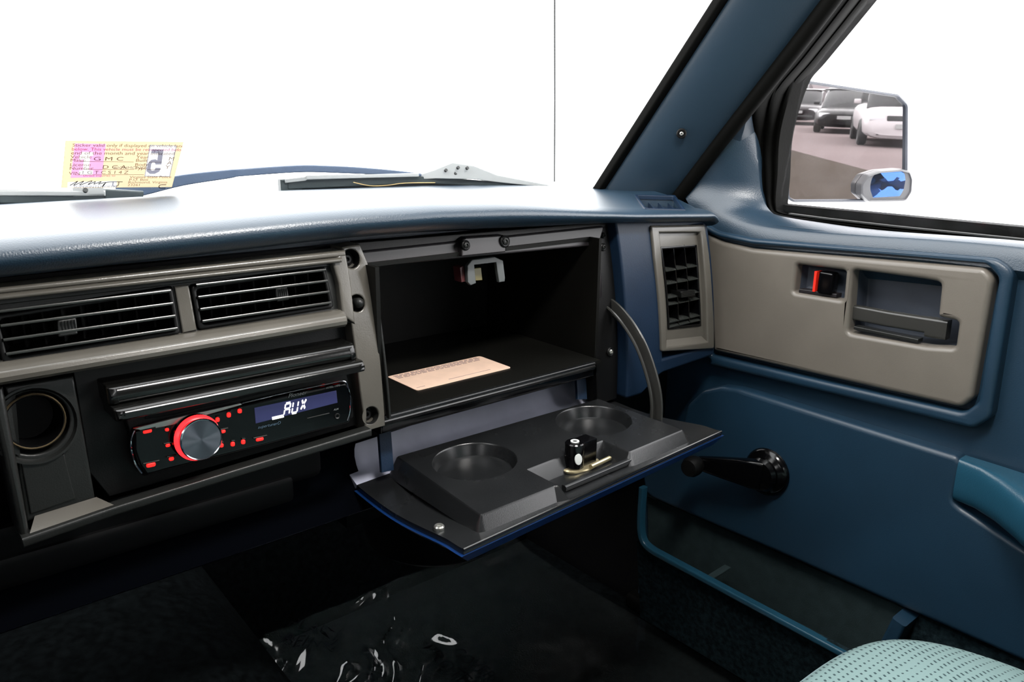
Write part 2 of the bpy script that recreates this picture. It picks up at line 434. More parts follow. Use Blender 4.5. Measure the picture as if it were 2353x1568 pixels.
# raised border around the grey insert
G = [(1621, 536), (1660, 556), (1730, 572), (2262, 616), (2284, 640), (2236, 915), (2210, 937), (1900, 866), (1641, 806), (1633, 660)]
Gp = dps(G, XD); Go = rounded(Gp, [.004, .05, .05, .012, .012, .01, .012, .05, .004, .1], 5)
Gi = dps([(1612, 528), (1655, 548), (1730, 563), (2268, 607), (2297, 638), (2249, 925), (2216, 949), (1900, 878), (1636, 816), (1626, 660)], XD)
Bo = dps([(1604, 505), (1650, 532), (1730, 548), (2290, 594), (2332, 622), (2278, 960), (2238, 985), (1900, 902), (1632, 838), (1616, 660)], XD)
bm = plate([rounded(Bo, [.003, .05, .05, .02, .02, .015, .015, .05, .003, .1], 4), rounded(Gi, [.003, .05, .05, .012, .012, .01, .012, .05, .003, .1], 4)], -.02, .003, .0045, mp=DM)
obj('insert_border', bm, M['blue'], door)
# grey insert
bm = plate([Go, HOLE_H, HOLE_L], -.014, .0025, .0055, 4, mp=DM)
ins = obj('trim_insert', bm, M['greydoor'], door, label='warm grey satin trim insert')
# handle cup
def cup(hole, depth, mtl, name, parent):
    b = bmesh.new(); rings = []
    h = hole if area2(hole) > 0 else hole[::-1]
    for d, dep in ((0.0, -.004), (.0015, -.010), (.003, -depth + .006), (.0055, -depth + .0015), (.009, -depth)):
        rings.append([b.verts.new(DM(p[0], p[1], dep)) for p in offset(h, d)])
    n = len(h)
    for A, B in zip(rings, rings[1:]):
        for i in range(n): b.faces.new((A[i], A[(i + 1) % n], B[(i + 1) % n], B[i]))
    fill(b, [rings[-1]])
    return obj(name, b, mtl, parent)
M['cup'] = mat('dark_slate_plastic', srgb(50, 56, 66), .42, bump=.1, bscale=900, vary=.1, vscale=30)
hcup = cup(HOLE_H2[::-1], .036, M['cup'], 'handle_cup', door)
lcup = cup(HOLE_L2[::-1], .022, M['cup'], 'lock_cup', door)
# inside handle lever
a = onX(1962, 717, XD + .012); b_ = onX(2140, 748, XD + .010); c_ = onX(2180, 758, XD + .012)
bm = sweep([a, a.lerp(b_, .5) + Vector((-.003, 0, 0)), b_], rrect(.0055, .0085, .003), up=(0, 0, 1))
bm = sweep([b_ + Vector((.001, .004, -.002)), c_], rrect(.007, .0105, .003), up=(0, 0, 1), bm=bm)
obj('door_handle', bm, M['semigloss'], door, label='black pull lever of the inside door handle')
# lower lip inside the cup
a = onX(1968, 752, XD + .006); b_ = onX(2115, 782, XD + .006)
bm = sweep([a, b_], rrect(.006, .002, .001), up=(0, 0, 1))
obj('handle_cup_ledge', bm, M['greydk'], door)
# lock slider
p = onX(1903, 650, XD + .006)
bm = box(p, (.016, .018, .026), None, None, .003)
sl = obj('lock_slider', bm, M['gloss'], door, label='black sliding lock knob')
p2 = onX(1878, 646, XD + .006)
bm = box(p2, (.012, .0028, .024))
obj('red_marker', bm, M['redlock'], sl)
bm = sweep([onX(1842, 667, XD + .008), onX(1928, 679, XD + .008)], rrect(.006, .0022, .001), up=(0, 0, 1))
obj('lock_ledge', bm, M['rail'], lcup)
# upper trim: sill and mirror corner
W = [(1733, 226), (1736, 280), (1740, 340), (1744, 400), (1749, 440), (1763, 476), (1795, 499), (1890, 515), (2059, 537), (2353, 561), (2640, 590), (3200, 640)]
I = [(1727, 230), (1688, 280), (1643, 336), (1597, 393), (1569, 432), (1585, 474), (1613, 520), (1668, 553), (1800, 573), (2120, 598), (2420, 632), (2950, 690)]
Wp = smooth_path([onX(x, y, .905) for x, y in W], 5); Ip = smooth_path([onX(x, y, XD + .004) for x, y in I], 5)
def sill(u, v):
    k = u * (len(Wp) - 1); i = min(int(k), len(Wp) - 2); t = k - i
    a = Ip[i].lerp(Ip[i + 1], t); b = Wp[i].lerp(Wp[i + 1], t)
    bul = sstep((u - .30) / .3)
    p = a.lerp(b, v)
    wd = min(1, (a - b).length / .07)
    p = p + Vector((-.006, -.004, .004)) * (4 * v * (1 - v) * wd) + Vector((0, 0, .016 * bul)) * (min(1, v / .22) ** .5) * (1 - v) ** .6
    return p
bm = surf(sill, 55, 18, lambda u, v: Vector((.03, 0, -.03)) * min(1, .02 + u * 6))
obj('upper_trim', bm, M['pad'], door, label='blue grained window sill of the door')
# black window channel
B1 = [onX(x, y, .868) for x, y in [(2150, -330), (1905, 0), (1815, 118), (1737, 222)]] + [onX(x, y, .912) for x, y in [(1728, 330), (1736, 430), (1750, 482)]] + [onX(x, y, .912) for x, y in [(1790, 503), (1890, 519), (2059, 541), (2353, 565), (2640, 594), (3200, 642)]]
B2 = [onX(x, y, .928) for x, y in [(2240, -330), (1977, 0), (1872, 130), (1829, 186), (1795, 300), (1788, 400), (1784, 470), (1800, 489), (1890, 500), (2059, 517), (2353, 547), (2640, 574), (3200, 620)]]
B1s = smooth_path(B1, 5); B2s = smooth_path(B2, 5)
def chan(u, v):
    k = u * (len(B1s) - 1); i = min(int(k), len(B1s) - 2); t = k - i
    a = B1s[i].lerp(B1s[i + 1], t); b = B2s[i].lerp(B2s[i + 1], t)
    return a.lerp(b, v) + Vector((-.006, -.003, 0)) * (abs(math.sin(math.pi * 2.5 * v)) ** .7)
bm = surf(chan, 60, 15, (.03, .0, -.004))
obj('window_channel', bm, M['rubber'], door, label='black rubber window channel')
# thin bright strip of the outer sweep rubber
bm = sweep([onX(x, y, .918) for x, y in [(1815, 492), (1900, 503), (2059, 521), (2353, 551), (2640, 578)]], rrect(.003, .0012, .0006), up=(0, 0, 1))
obj('belt_strip', bm, M['greydk'], door)
# lower raised panel
LP = [(1566, 1000), (1582, 930), (1618, 897), (1660, 888), (1700, 893), (2200, 1047), (2214, 1064), (2193, 1150), (2210, 1166), (2353, 1259), (2600, 1400), (3000, 1560), (3000, 1815), (2353, 1518), (2083, 1398), (1793, 1270), (1486, 1138), (1478, 1080)]
bm = plate([rounded(dps(LP, XD), [.0, .02, .02, .02, .03, .008, .008, .008, .01, .1, .1, .01, .01, .1, .1, .1, .02, .0], 5)], -.016, .004, .006, 4, mp=DM)
obj('lower_panel', bm, M['blue'], door)
# armrest
def arm(u, v):
    Y = .281 - .62 * u
    pr_ = .006 + .078 * sstep(u * 4.2)
    zt = -.3335 - .006 * sstep(u * 3); zb = -.380 - .034 * sstep(u * 3.5)
    a = math.pi * v
    cx = abs(math.sin(a)) ** .45; cz = math.copysign(abs(math.cos(a)) ** .55, math.cos(a))
    return Vector((XD - .002 - pr_ * cx * (1 if v < .5 else (1 - .35 * (v - .5) * 2)), Y, (zt + zb) / 2 + (zt - zb) / 2 * cz))
bm = surf(arm, 28, 26, (.012, 0, 0))
obj('armrest', bm, M['teal'], door, label='teal padded door armrest')
# window crank
c0 = onX(1764, 1084, XD - .004)
bm = lathe([(0, -.002), (.030, -.002), (.0315, .002), (.030, .006), (.026, .009), (.018, .0125), (.015, .017), (0, .0175)], c0, (-1, 0, 0), 36)
crank = obj('window_crank', bm, M['gloss'], door, label='black window winder')
c1 = onX(1735, 1090, XD - .026); c2 = onX(1606, 1064, XD - .040)
def sec(t):
    k = lerp(.0195, .0085, sstep(t * .9)); return rrect(k, lerp(.008, .006, t), .004)
bm = sweep([c0 + Vector((-.016, .0, 0)), c1.lerp(c2, .08), c1.lerp(c2, .3), c1.lerp(c2, .6), c1.lerp(c2, .85), c2], sec, up=(1, 0, 0))
bm = lathe([(0, -.002), (.021, -.002), (.022, .004), (.019, .009), (0, .0105)], c0 + Vector((-.012, 0, 0)), (-1, 0, 0), 28, bm)
obj('crank_arm', bm, M['gloss'], crank)
bm = lathe([(0, -.004), (.008, -.004), (.0085, .003), (.0115, .006), (.0135, .012), (.0135, .020), (.011, .026), (0, .0275)], c2, (-1, -.1, 0), 24)
obj('crank_knob', bm, M['black'], crank)
# map pocket
XR = .80
pk = bmesh.new()
plate([[(-.66, -.578), (.30, -.578), (.30, FLOOR + .03), (-.66, FLOOR + .03)]], 0, .006, mp=lambda u, v, h: Vector((XR + h + .02 * max(0, (-.58 - v) / .14), -u, v)), bm=pk)
pocket = obj('map_pocket', pk, M['doorcarpet'], door, label='dark carpeted map pocket')
rim = smooth_path([onX(x, y, XR) for x, y in [(1478, 1120), (1473, 1205), (1481, 1246), (1506, 1268)]], 5)[:-1] + [onX(x, y, XR) for x, y in [(1506, 1268), (1700, 1373), (1930, 1496), (2353, 1722)]]
bm = sweep(rim, rrect(.004, .006, .0025), up=(1, 0, 0))
obj('pocket_rim', bm, M['teal'], pocket, label='teal rim of the map pocket')
bm = plate([dps([(1490, 1140), (1793, 1272), (2083, 1400), (2040, 1700), (1500, 1700)], XD + .012)], -.013, -.010, mp=DM)
obj('pocket_back', bm, M['carpetgrey'], pocket)
bm = plate([dps([(2096, 1406), (2353, 1520), (3000, 1800), (3000, 2300), (2060, 1900)], XD + .012)], -.013, -.007, mp=DM)
obj('lower_carpet', bm, M['doorcarpet'], pocket)
p = onX(2092, 1408, .862); q = onX(2060, 1470, .862)
bm = sweep([p, q, q + Vector((0, .004, -.14))], rrect(.008, .03, .004), up=(1, 0, 0))
obj('pocket_end', bm, M['blue'], pocket)
p = onX(1672, 1303, .848); q = onX(1632, 1328, .806)
bm = sweep([p, q], rrect(.005, .0015, .001), up=(0, 0, 1))
obj('pocket_clip', bm, M['carpetgrey'], pocket)
# pillar-to-door weatherstrip, thickened in black to stand for the shadow band there
bm = tube(smooth_path([onX(x, y, .861) for x, y in [(2140, -330), (1910, 0), (1731, 230), (1642, 340), (1566, 440), (1548, 466)]], 5), .0105, 14)
obj('weatherstrip', bm, M['rubber'], door)
# side glass
bm = plate([[(-.57, -.16), (.80, -.16), (.80, .37), (-.24, .37), (-.44, .17), (-.545, .05)]], 0, .004, mp=lambda u, v, h: Vector((.925 + h - .10 * max(0, v), -u, v)))
obj('window_2', bm, M['sideglass'], label='dusty passenger side window in front of the mirror', kind='structure')
# upper rear part of the passenger side, behind the camera
bm = plate([[(-.30, .38), (-.54, .145), (-.66, .03), (-.66, -.12), (.86, -.12), (.86, .38)], [(-.26, .34), (-.49, .13), (-.59, .03), (-.60, -.10), (.55, -.10), (.55, .34)]], 0, .02, mp=lambda u, v, h: Vector((.94 + h - .10 * max(0, v), -u, v)))
obj('trim_5', bm, M['rubber'], label='black outer frame of the passenger door window', kind='structure')
# ================================================================== dashboard
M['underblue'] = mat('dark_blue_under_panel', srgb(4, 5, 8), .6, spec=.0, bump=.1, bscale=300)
M['underedge'] = mat('dark_blue_rolled_edge', srgb(20, 26, 38), .3)
M['bar'] = mat('glossy_charcoal_bar', srgb(14, 14, 13), .16, bump=.04, bscale=400)
M['louvre'] = mat('black_louvre_plastic', srgb(40, 42, 40), .22)
dash = root('dashboard', (.4, .75, FLOOR), 'blue truck dashboard with grained top pad spanning the cab', 'dashboard')
ZL = [(-.7, -.103), (.075, -.1010), (.185, -.0990), (.32, -.0958), (.417, -.0965), (.649, -.1065), (.8135, -.1165), (.84, -.1175)]
PROF = [(.650, -.008), (.622, -.003), (.606, -.001), (.597, .003), (.5915, .009), (.591, .0145), (.5955, .020), (.606, .0238), (.622, .0255)]
XE = .838
PS = smooth_path([(a, b, 0) for a, b in PROF], 8)
def padpt(x, s):
    zl = interp(ZL, x); yf = Yfar(x) + .02; kz = lerp(1, .60, sstep((x - .48) / .22))
    n = len(PROF) - 1; k = s * 20
    if k <= n:
        i = min(int(k), n - 1); t = k - i
        q = PS[i * 8:i * 8 + 9]; j = min(int(t * 8), 7); w_ = t * 8 - j
        p_ = PS[min(i * 8 + j, len(PS) - 1)].lerp(PS[min(i * 8 + j + 1, len(PS) - 1)], w_); y = p_.x; z = zl + p_.y * kz
    else:
        t = (k - n) / (20 - n); y = lerp(.622, max(yf, .635), t)
        z = lerp(zl + .0255 * kz, -.0845, t) + .003 * math.sin(math.pi * t)
    return Vector((x, y, z))
def pad_top(x, y):
    q = None
    for k in range(100, 401, 4):
        p = padpt(x, k / 400)
        if p.y >= y: return p.z if q is None else lerp(q.z, p.z, (y - q.y) / max(1e-6, p.y - q.y))
        q = p
    return -.085
def padf(u, v):
    x = lerp(-.66, XE, u)
    p = padpt(x, v)
    e = max(0, (x - (XE - .012)) / .012)
    if e > 0: p.z -= .006 * e * e
    return p
own = bmesh.new()
US = [-.66 + k * .04 for k in range(26)] + [.40 + k * .01 for k in range(38)] + [.782 + .004 * k for k in range(14)] + [XE]
US = sorted(x for x in set(round(x, 4) for x in US) if x <= XE)
NP = 100
A = [[own.verts.new(padf((x + .66) / (XE + .66), j / NP)) for j in range(NP + 1)] for x in US]
Bt = [[own.verts.new((x, A[i][0].co.y, min(-.112, A[i][0].co.z - .001))), own.verts.new((x, A[i][NP].co.y, -.125))] for i, x in enumerate(US)]
for i in range(len(US) - 1):
    for j in range(NP): own.faces.new((A[i][j], A[i + 1][j], A[i + 1][j + 1], A[i][j + 1]))
    own.faces.new((A[i][0], Bt[i][0], Bt[i + 1][0], A[i + 1][0])); own.faces.new((A[i][NP], A[i + 1][NP], Bt[i + 1][1], Bt[i][1]))
    own.faces.new((Bt[i][0], Bt[i][1], Bt[i + 1][1], Bt[i + 1][0]))
for i in (0, len(US) - 1): own.faces.new(A[i] + [Bt[i][1], Bt[i][0]])
bmesh.ops.recalc_face_normals(own, faces=own.faces[:])
pad = obj('top_pad', own, M['pad'], dash, label='blue grained upper pad')
def onpad(px, py):
    r = ray(px, py); Y = .592
    while Y < .95:
        p = r * (Y / r.y)
        if p.z < pad_top(p.x, p.y): return p
        Y += .0005
    return p
# defroster outlet let into the pad
DV = [onpad(*q) for q in ((1462, 450), (1549, 452), (1571, 483), (1484, 481))]
dz = sum(p.z for p in DV) / 4
poly = [(p.x, p.y) for p in DV]
if area2(poly) < 0: poly = poly[::-1]
cutter(pad, plate([rounded(poly, .003, 3)], dz - .016, dz + .03, mp=UP))
def padmap(u, v, h): return Vector((u, v, pad_top(u, v) + h))
bm = plate([rounded(offset(poly, -.0025), .004, 3), rounded(offset(poly, .0012), .003, 3)], -.004, .0014, .0012, 2, mp=padmap)
dv = obj('defroster_vent', bm, M['bluedash'], dash, label='small blue defroster outlet at the end of the pad')
bm = plate([offset(poly, .0005)], dz - .0165, dz - .0145, mp=UP)
obj('outlet_floor', bm, M['dark'], dv)
for k in range(3):
    t = .24 + .26 * k
    a = DV[0].lerp(DV[1], t); b = DV[3].lerp(DV[2], t)
    d = (b - a)
    bm = bmesh.new()
    vs = [bm.verts.new(p) for p in (a + d * .30 + Vector((0, 0, -.003)), b - d * .02 + Vector((0, 0, -.001)), b - d * .02 + (DV[2] - DV[3]) * .20 + Vector((0, 0, -.006)))]
    vs2 = [bm.verts.new(v.co + Vector((.0006, 0, -.0085))) for i, v in enumerate(vs)]
    bm.faces.new(vs); bm.faces.new(vs2[::-1])
    for i in range(3): bm.faces.new((vs[i], vs2[i], vs2[(i + 1) % 3], vs[(i + 1) % 3]))
    bmesh.ops.recalc_face_normals(bm, faces=bm.faces[:])
    obj('fin', bm, M['bluedash'], dv)
# dark body behind the face: pieces around the glove box hollow
bm = span(-.66, .345, .66, .86, -.30, -.13); span(.64, .845, .66, .86, -.30, -.13, bm=bm); span(-.66, .845, .64, .88, -.1205, -.108, bm=bm)
span(.345, .64, .82, .86, -.30, -.13, bm=bm)
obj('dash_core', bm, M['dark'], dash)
# left part of the face, in front of the driver
bm = plate([[(-.66, -.112), (.010, -.112), (.010, -.33), (-.66, -.33)]], -.03, .002, .004, mp=FM, cuts=ZCUT)
obj('driver_side_panel', bm, M['black'], dash)
# right end: blue end panel around the side vent
VO = fps([(1482, 513), (1618, 511), (1636, 640), (1640, 806), (1508, 813), (1502, 686)])
vx0 = .7306; vx1 = .8365; vz0 = -.281; vz1 = -.1155
EP = [(.672, -.104), (.8385, -.104), (.8405, -.289), (.735, -.2925), (.70, -.312), (.673, -.312)]
bm = plate([rounded(EP, [.0, .0, .006, .03, .01, .004], 4), [(vx0 + .006, vz0 + .006), (vx1 - .006, vz0 + .006), (vx1 - .006, vz1 - .006), (vx0 + .006, vz1 - .006)]], -.06, .002, .003, mp=FM, cuts=ZCUT)
obj('end_panel', bm, M['bluedash'], dash, label='blue end panel beside the door')
# panel under the dash with its rolled lower edge
bm = surf(lambda u, v: Vector((lerp(-.66, .345, u), .602 + .03 * math.sin(math.pi * v) + (.012 * (1 - v)), lerp(-.275, -.352, v))), 6, 10, (0, .01, 0))
elip = sweep([(-.66, .607, -.352), (.345, .607, -.352)], circ(.0030, 10))
span(-.66, .345, .607, .80, -.356, -.350, bm=bm)
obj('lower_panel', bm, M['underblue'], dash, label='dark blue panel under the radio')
bm = span(-.3, .30, .612, .66, -.312, -.278, None, .008); span(.02, .27, .608, .64, -.326, -.300, bm, .006)
obj('rolled_edge', elip, M['underedge'], dash)
obj('ash_tray', bm, M['dark'], dash)
bm = span(.345, .845, .66, .90, -.40, -.30)
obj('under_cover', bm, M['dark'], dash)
# heater blower drum under the dash
bm = lathe([(0, -.12), (.075, -.12), (.088, -.11), (.092, -.09), (.092, 0), (0, 0)], (.51, .74, -.38), (0, 0, 1), 40)
obj('blower_drum', bm, M['dark'], dash)

# ================================================================== centre bezel
bez = root('centre_bezel', (.19, .60, -.28), 'warm grey centre dash bezel with two air vents and lighter socket', 'dash bezel')
VL = fps([(-22, 722), (393, 657), (412, 766), (4, 834)]); VR = fps([(434, 655), (742, 611), (764, 706), (452, 757)])
Xl = -.0; zt = -.1075
BO = fps([(-190, 676), (783, 574), (795, 640), (806, 742), (760, 742), (-190, 880)])
bm = plate([BO, rounded(VL, .002, 2), rounded(VR, .002, 2)], -.012, .001, .001, mp=FM, cuts=ZCUT)
obj('vent_surround', bm, M['greydk'], bez)
def strip(name, px, h0, h1, bev, mtl, parent=bez, label=None, r=0.0):
    p = fps(px)
    if r: p = rounded(p, r, 3)
    return obj(name, plate([p], h0, h1, bev, 4, mp=FM, cuts=ZCUT), mtl, parent, label=label)
strip('top_rail', [(-190, 676), (783, 573), (784, 586), (-190, 690)], -.01, .009, .0018, M['grey'])
strip('top_rail', [(-190, 690), (772, 588), (771, 599), (-190, 704)], -.01, .0125, .0022, M['grey'])
strip('upper_groove', [(-190, 703), (768, 599), (764, 610), (-190, 722)], -.01, .003, .001, M['greydk'])
strip('side_rail', [(752, 596), (783, 573), (795, 640), (806, 742), (777, 722), (768, 650)], -.01, .0085, .002, M['grey'])
strip('mullion', [(397, 657), (430, 653), (449, 757), (416, 764)], -.01, .004, .0015, M['grey'])
# projecting ledge under the vents
lp0 = fps([(-190, 868), (778, 714)]); lp1 = fps([(-190, 898), (793, 737)])
def ledge(u, v):
    x = lerp(.004, .3195, u)
    zt_ = lerp(-.1635, -.1565, u) if False else -.1575
    zb_ = -.1665
    a = math.pi * v
    prof = [(.0, .004), (.006, .004), (.012, .0025), (.0155, .0), (.0165, -.003), (.0155, -.006), (.012, -.0085), (.004, -.009), (-.004, -.009)]
    k = v * (len(prof) - 1); i = min(int(k), len(prof) - 2); t = k - i
    h = lerp(prof[i][0], prof[i + 1][0], t); dz_ = lerp(prof[i][1], prof[i + 1][1], t)
    z = -.1600 + dz_
    e = max(0, (u - .985) / .015)
    return Vector((x, Yf(z) - h * (1 - .55 * e * e), z))
obj('ledge', surf(ledge, 60, 32, (0, .01, 0)), M['grey'], bez, label='projecting grey ledge under the vents')
# air vents
def vent(poly, bars, tab, lit, nfin, name_label):
    xs = [p[0] for p in poly]; zs = [p[1] for p in poly]
    fr = plate([rounded(offset(poly if area2(poly) > 0 else poly[::-1], .0002), .003, 3), rounded(offset(poly if area2(poly) > 0 else poly[::-1], .0036), .003, 3)], -.03, .004, .0014, mp=FM, cuts=ZCUT)
    v = obj('air_vent', fr, M['black'], bez, label=name_label)
    x0 = (poly[0][0] + poly[3][0]) / 2 + .003; x1 = (poly[1][0] + poly[2][0]) / 2 - .003
    z1 = max(zs) - .003; z0 = min(zs) + .003
    for k in range(bars):
        z = lerp(z1 - .0008, z0 + .0022, k / (bars - 1))
        bm = sweep([FM(x0, z, .001), FM(x1, z, .001)], rrect(.007, .0011, .0009, 2), up=(0, .27, 1))
        obj('louvre', bm, M['louvre'], v)
    for k in range(nfin):
        x = lerp(x0, x1, (k + .5) / nfin)
        bm = box((x, Yf((z0 + z1) / 2) + .020, (z0 + z1) / 2), (.0012, .018, z1 - z0), Matrix.Rotation(-.35, 3, 'Z'))
        obj('fin', bm, M['greydk'] if k in lit else M['black'], v)  # fins listed in lit get paler grey, painting the light on them
    obj('duct', span(x0 - .002, x1 + .002, Yf(z0) + .040, Yf(z0) + .044, z0 - .002, z1 + .002), M['dark'], v)
    t = fps(tab)
    bm = plate([rounded(t, .0012, 2)], -.004, .0075, .0015, mp=FM)
    tb = obj('louvre_tab', bm, M['greydk'], v)
    for k in range(5):
        x = lerp(t[0][0], t[1][0], (k + 1) / 6)
        obj('tab_rib', box(FM(x, (t[0][1] + t[2][1]) / 2, .0076), (.0007, .001, abs(t[0][1] - t[2][1]) * .8)), M['black'], tb)
    return v
vent(VL, 4, [(126, 731), (170, 724), (174, 764), (128, 771)], (3, 4), 9, 'left vent with a slider tab near its left end')
vent(VR, 4, [(624, 658), (651, 654), (657, 686), (628, 691)], (), 9, 'right vent with a slider tab near its right end')
# black recess around the radio and the two bars above it
strip('radio_recess', [(175, 852), (806, 744), (838, 985), (262, 1156), (216, 1100)], -.035, -.012, .001, M['black'])
strip('trim_bar', [(232, 880), (799, 783), (806, 820), (240, 926)], -.015, .014, .0065, M['bar'], r=.0015)
strip('trim_bar', [(242, 924), (810, 817), (815, 842), (250, 955)], -.015, .0225, .0065, M['bar'], r=.0015)
# lighter socket panel on the left
cl = fp(81, 972)
bm = plate([fps([(14, 893), (172, 868), (222, 1150), (64, 1206)]), [(cl[0] + .0215 * math.cos(math.pi * k / 18), cl[1] - .0015 + .0215 * math.sin(math.pi * k / 18)) for k in range(36)]], -.02, -.004, .0015, mp=FM, cuts=ZCUT)
obj('switch_panel', bm, M['greydk'], bez)
strip('pocket_cover', [(50, 1068), (150, 1046), (176, 1150), (72, 1186)], -.004, -.0025, .001, M['greydk'])
strip('side_edge', [(-30, 890), (4, 884), (66, 1226), (46, 1236)], -.03, .006, .003, M['greydk'])  # darker grey paints the light falling off at the lower left
cl = fp(81, 972); cpos = FM(cl[0], cl[1], -.004); nax = Vector((0, -1, .15))
bm = lathe([(.0255, .002), (.027, .0035), (.0255, .0035), (.0235, -.001), (.0215, -.004)], cpos + Vector((0, 0, -.0025)), nax, 36)
sock = obj('lighter_socket', bm, M['greydk'], bez, label='round lighter socket')
bm = lathe([(.0185, .0005), (.0192, .0015), (.0178, .0015), (.0170, 0), (.0166, -.03), (0, -.031)], cpos, nax, 36)
obj('socket_tube', bm, M['dark'], sock)
bm = lathe([(.0178, .0012), (.0186, .0022), (.0194, .0012), (.0186, .0005), (.0178, .0012)], cpos, nax, 36)
obj('brass_ring', bm, mat('dull_brass', srgb(120, 104, 78), .35, metal=.7), sock)
# sloped bright lower lip and the bottom rail
lowp = fps([(58, 1224), (82, 1190), (224, 1146), (262, 1153)])
def lip(u, v):
    a = Vector(lowp[0]).lerp(Vector(lowp[3]), u); b = Vector(lowp[1]).lerp(Vector(lowp[2]), u)
    p = a.lerp(b, v); return FM(p.x, p.y, lerp(.0105, -.003, v))
obj('sloped_lip', surf(lip, 8, 4, (0, .006, -.004)), M['grey'], bez, label='bright sloped lip under the lighter socket')
bm = sweep([FM(*fp(46, 1234), .006), FM(*fp(262, 1160), .006), FM(*fp(540, 1075), .006), FM(*fp(838, 986), .006)], rrect(.006, .0035, .002), up=(0, 0, 1))
obj('bottom_rail', bm, M['greydk'], bez)

# screw strip between bezel and glove box
strip_o = root('screw_strip', (.335, .6, -.27), 'grey vertical strip with screw recesses left of the glove box', 'trim strip')
so = fps([(784, 568), (826, 561), (849, 618), (860, 723), (872, 819), (884, 978), (838, 992), (826, 900), (806, 745)])
holes = []
def hole(px, r):
    c = fp(*px); return [(c[0] + r * math.cos(2 * math.pi * k / 24), c[1] + r * math.sin(2 * math.pi * k / 24)) for k in range(24)]
hs = [((806, 595), .0080), ((819, 697), .0072), ((851, 954), .0075)]
bm = plate([so] + [hole(*h) for h in hs], -.02, .0015, .0015, mp=FM, cuts=[z for z in ZCUT])
obj('strip_body', bm, M['grey'], strip_o)
for i, (px, r) in enumerate(hs):
    c = fp(*px); p = FM(c[0], c[1], 0)
    bm = lathe([(r + .0003, .001), (r - .0004, -.001), (r - .0010, -.009), (0, -.0092)], p, (0, -1, .2), 28)
    obj('recess', bm, M['black'] if i < 2 else M['greydk'], strip_o)
    if i == 1:
        bm = lathe([(0, -.009), (.0045, -.009), (.0047, .002), (.0040, .0045), (.0022, .006), (0, .0064)], p + Vector((.0012, 0, 0)), (0, -1, .2), 20)
        obj('rubber_bumper', bm, M['greydk'], strip_o)
    else:
        bm = lathe([(0, -.009), (.0046, -.009), (.0046, -.0068), (.0036, -.0056), (.0018, -.0056), (.0015, -.0075), (0, -.0075)], p, (0, -1, .2), 18)
        obj('screw', bm, M['black'], strip_o)

# ================================================================== side air vent
sv = root('side_air_vent', (.784, .6, -.281), 'tall grey side air vent at the right end of the dashboard', 'air vent')
fo = fps([(1488, 518), (1612, 516), (1622, 580), (1630, 680), (1634, 800), (1513, 807), (1507, 686), (1496, 590)])
fi = fps([(1508, 534), (1602, 533), (1611, 620), (1617, 740), (1618, 783), (1525, 795), (1524, 740), (1516, 620)])
bm = plate([rounded(fo, [.004, .002, 0, 0, .003, .004, 0, 0], 4), fi], -.02, .0055, .0022, mp=FM, cuts=ZCUT)
obj('frame', bm, M['grey'], sv)
vo = fps([(1519, 569), (1600, 565), (1606, 660), (1610, 748), (1536, 756), (1530, 660)])
bm = plate([offset(fi if area2(fi) > 0 else fi[::-1], -.001), vo], -.02, -.001, .0008, mp=FM, cuts=ZCUT)
obj('inner_panel', bm, M['grey'], sv)
slp = fps([(1523, 796), (1619, 785), (1613, 773), (1532, 782)])
def slip(u, v):
    a = Vector(slp[0]).lerp(Vector(slp[1]), u); b = Vector(slp[3]).lerp(Vector(slp[2]), u)
    p = a.lerp(b, v); return FM(p.x, p.y, lerp(.0052, -.001, v))
obj('lower_lip', surf(slip, 4, 3, (0, .004, -.003)), M['grey'], sv)
vr = bmesh.new()
plate([offset(vo if area2(vo) > 0 else vo[::-1], -.001), offset(vo if area2(vo) > 0 else vo[::-1], .0022)], -.03, .0005, .0008, mp=FM, cuts=ZCUT, bm=vr)
obj('vent_rim', vr, M['gloss'], sv)
vx_0 = vo[0][0]; vx_1 = vo[1][0]; z_t = vo[0][1]; z_b = vo[4][1]
obj('duct', span(vx_0, vx_1, .655, .66, z_b, z_t), M['dark'], sv)
for py in (618, 648, 680, 696, 736, 747):
    z = fp(1560, py)[1]
    for k in range(3):
        xa = lerp(vx_0 + .003, vx_1 - .001, k / 3) + .0010; xb = lerp(vx_0 + .003, vx_1 - .001, (k + 1) / 3) - .0010
        bm = surf(lambda u, v: Vector((lerp(xa, xb, u), Yf(z) + .016 * v - .001, z + .0045 * (1 - (1 - v) ** 2) - .004 * v * (u if py < 740 else 0))), 4, 6, (0, .0004, -.0010))
        obj('blade', bm, M['louvre'], sv)
for k in (1, 2):
    x = lerp(vx_0 + .003, vx_1 - .001, k / 3)
    bm = plate([[(-.0008, z_b + .001), (.0008, z_b + .001), (.0008, z_t - .001), (-.0008, z_t - .001)]], -.022, -.001, 0, mp=lambda u, v, h: FM(u + x, v, h), cuts=ZCUT)
    obj('fin', bm, M['gloss'], sv)
t = fps([(1555, 669), (1588, 667), (1590, 680), (1557, 683)])
tabo = obj('tab', plate([t], -.01, .006, .001, mp=FM), M['black'], sv)
for k in range(4):
    z = lerp(t[0][1], t[3][1], (k + .6) / 4.2)
    obj('tab_rib', box(FM((t[0][0] + t[1][0]) / 2, z, .0062), (abs(t[1][0] - t[0][0]) * .94, .0012, .0006)), M['greydk'], tabo)
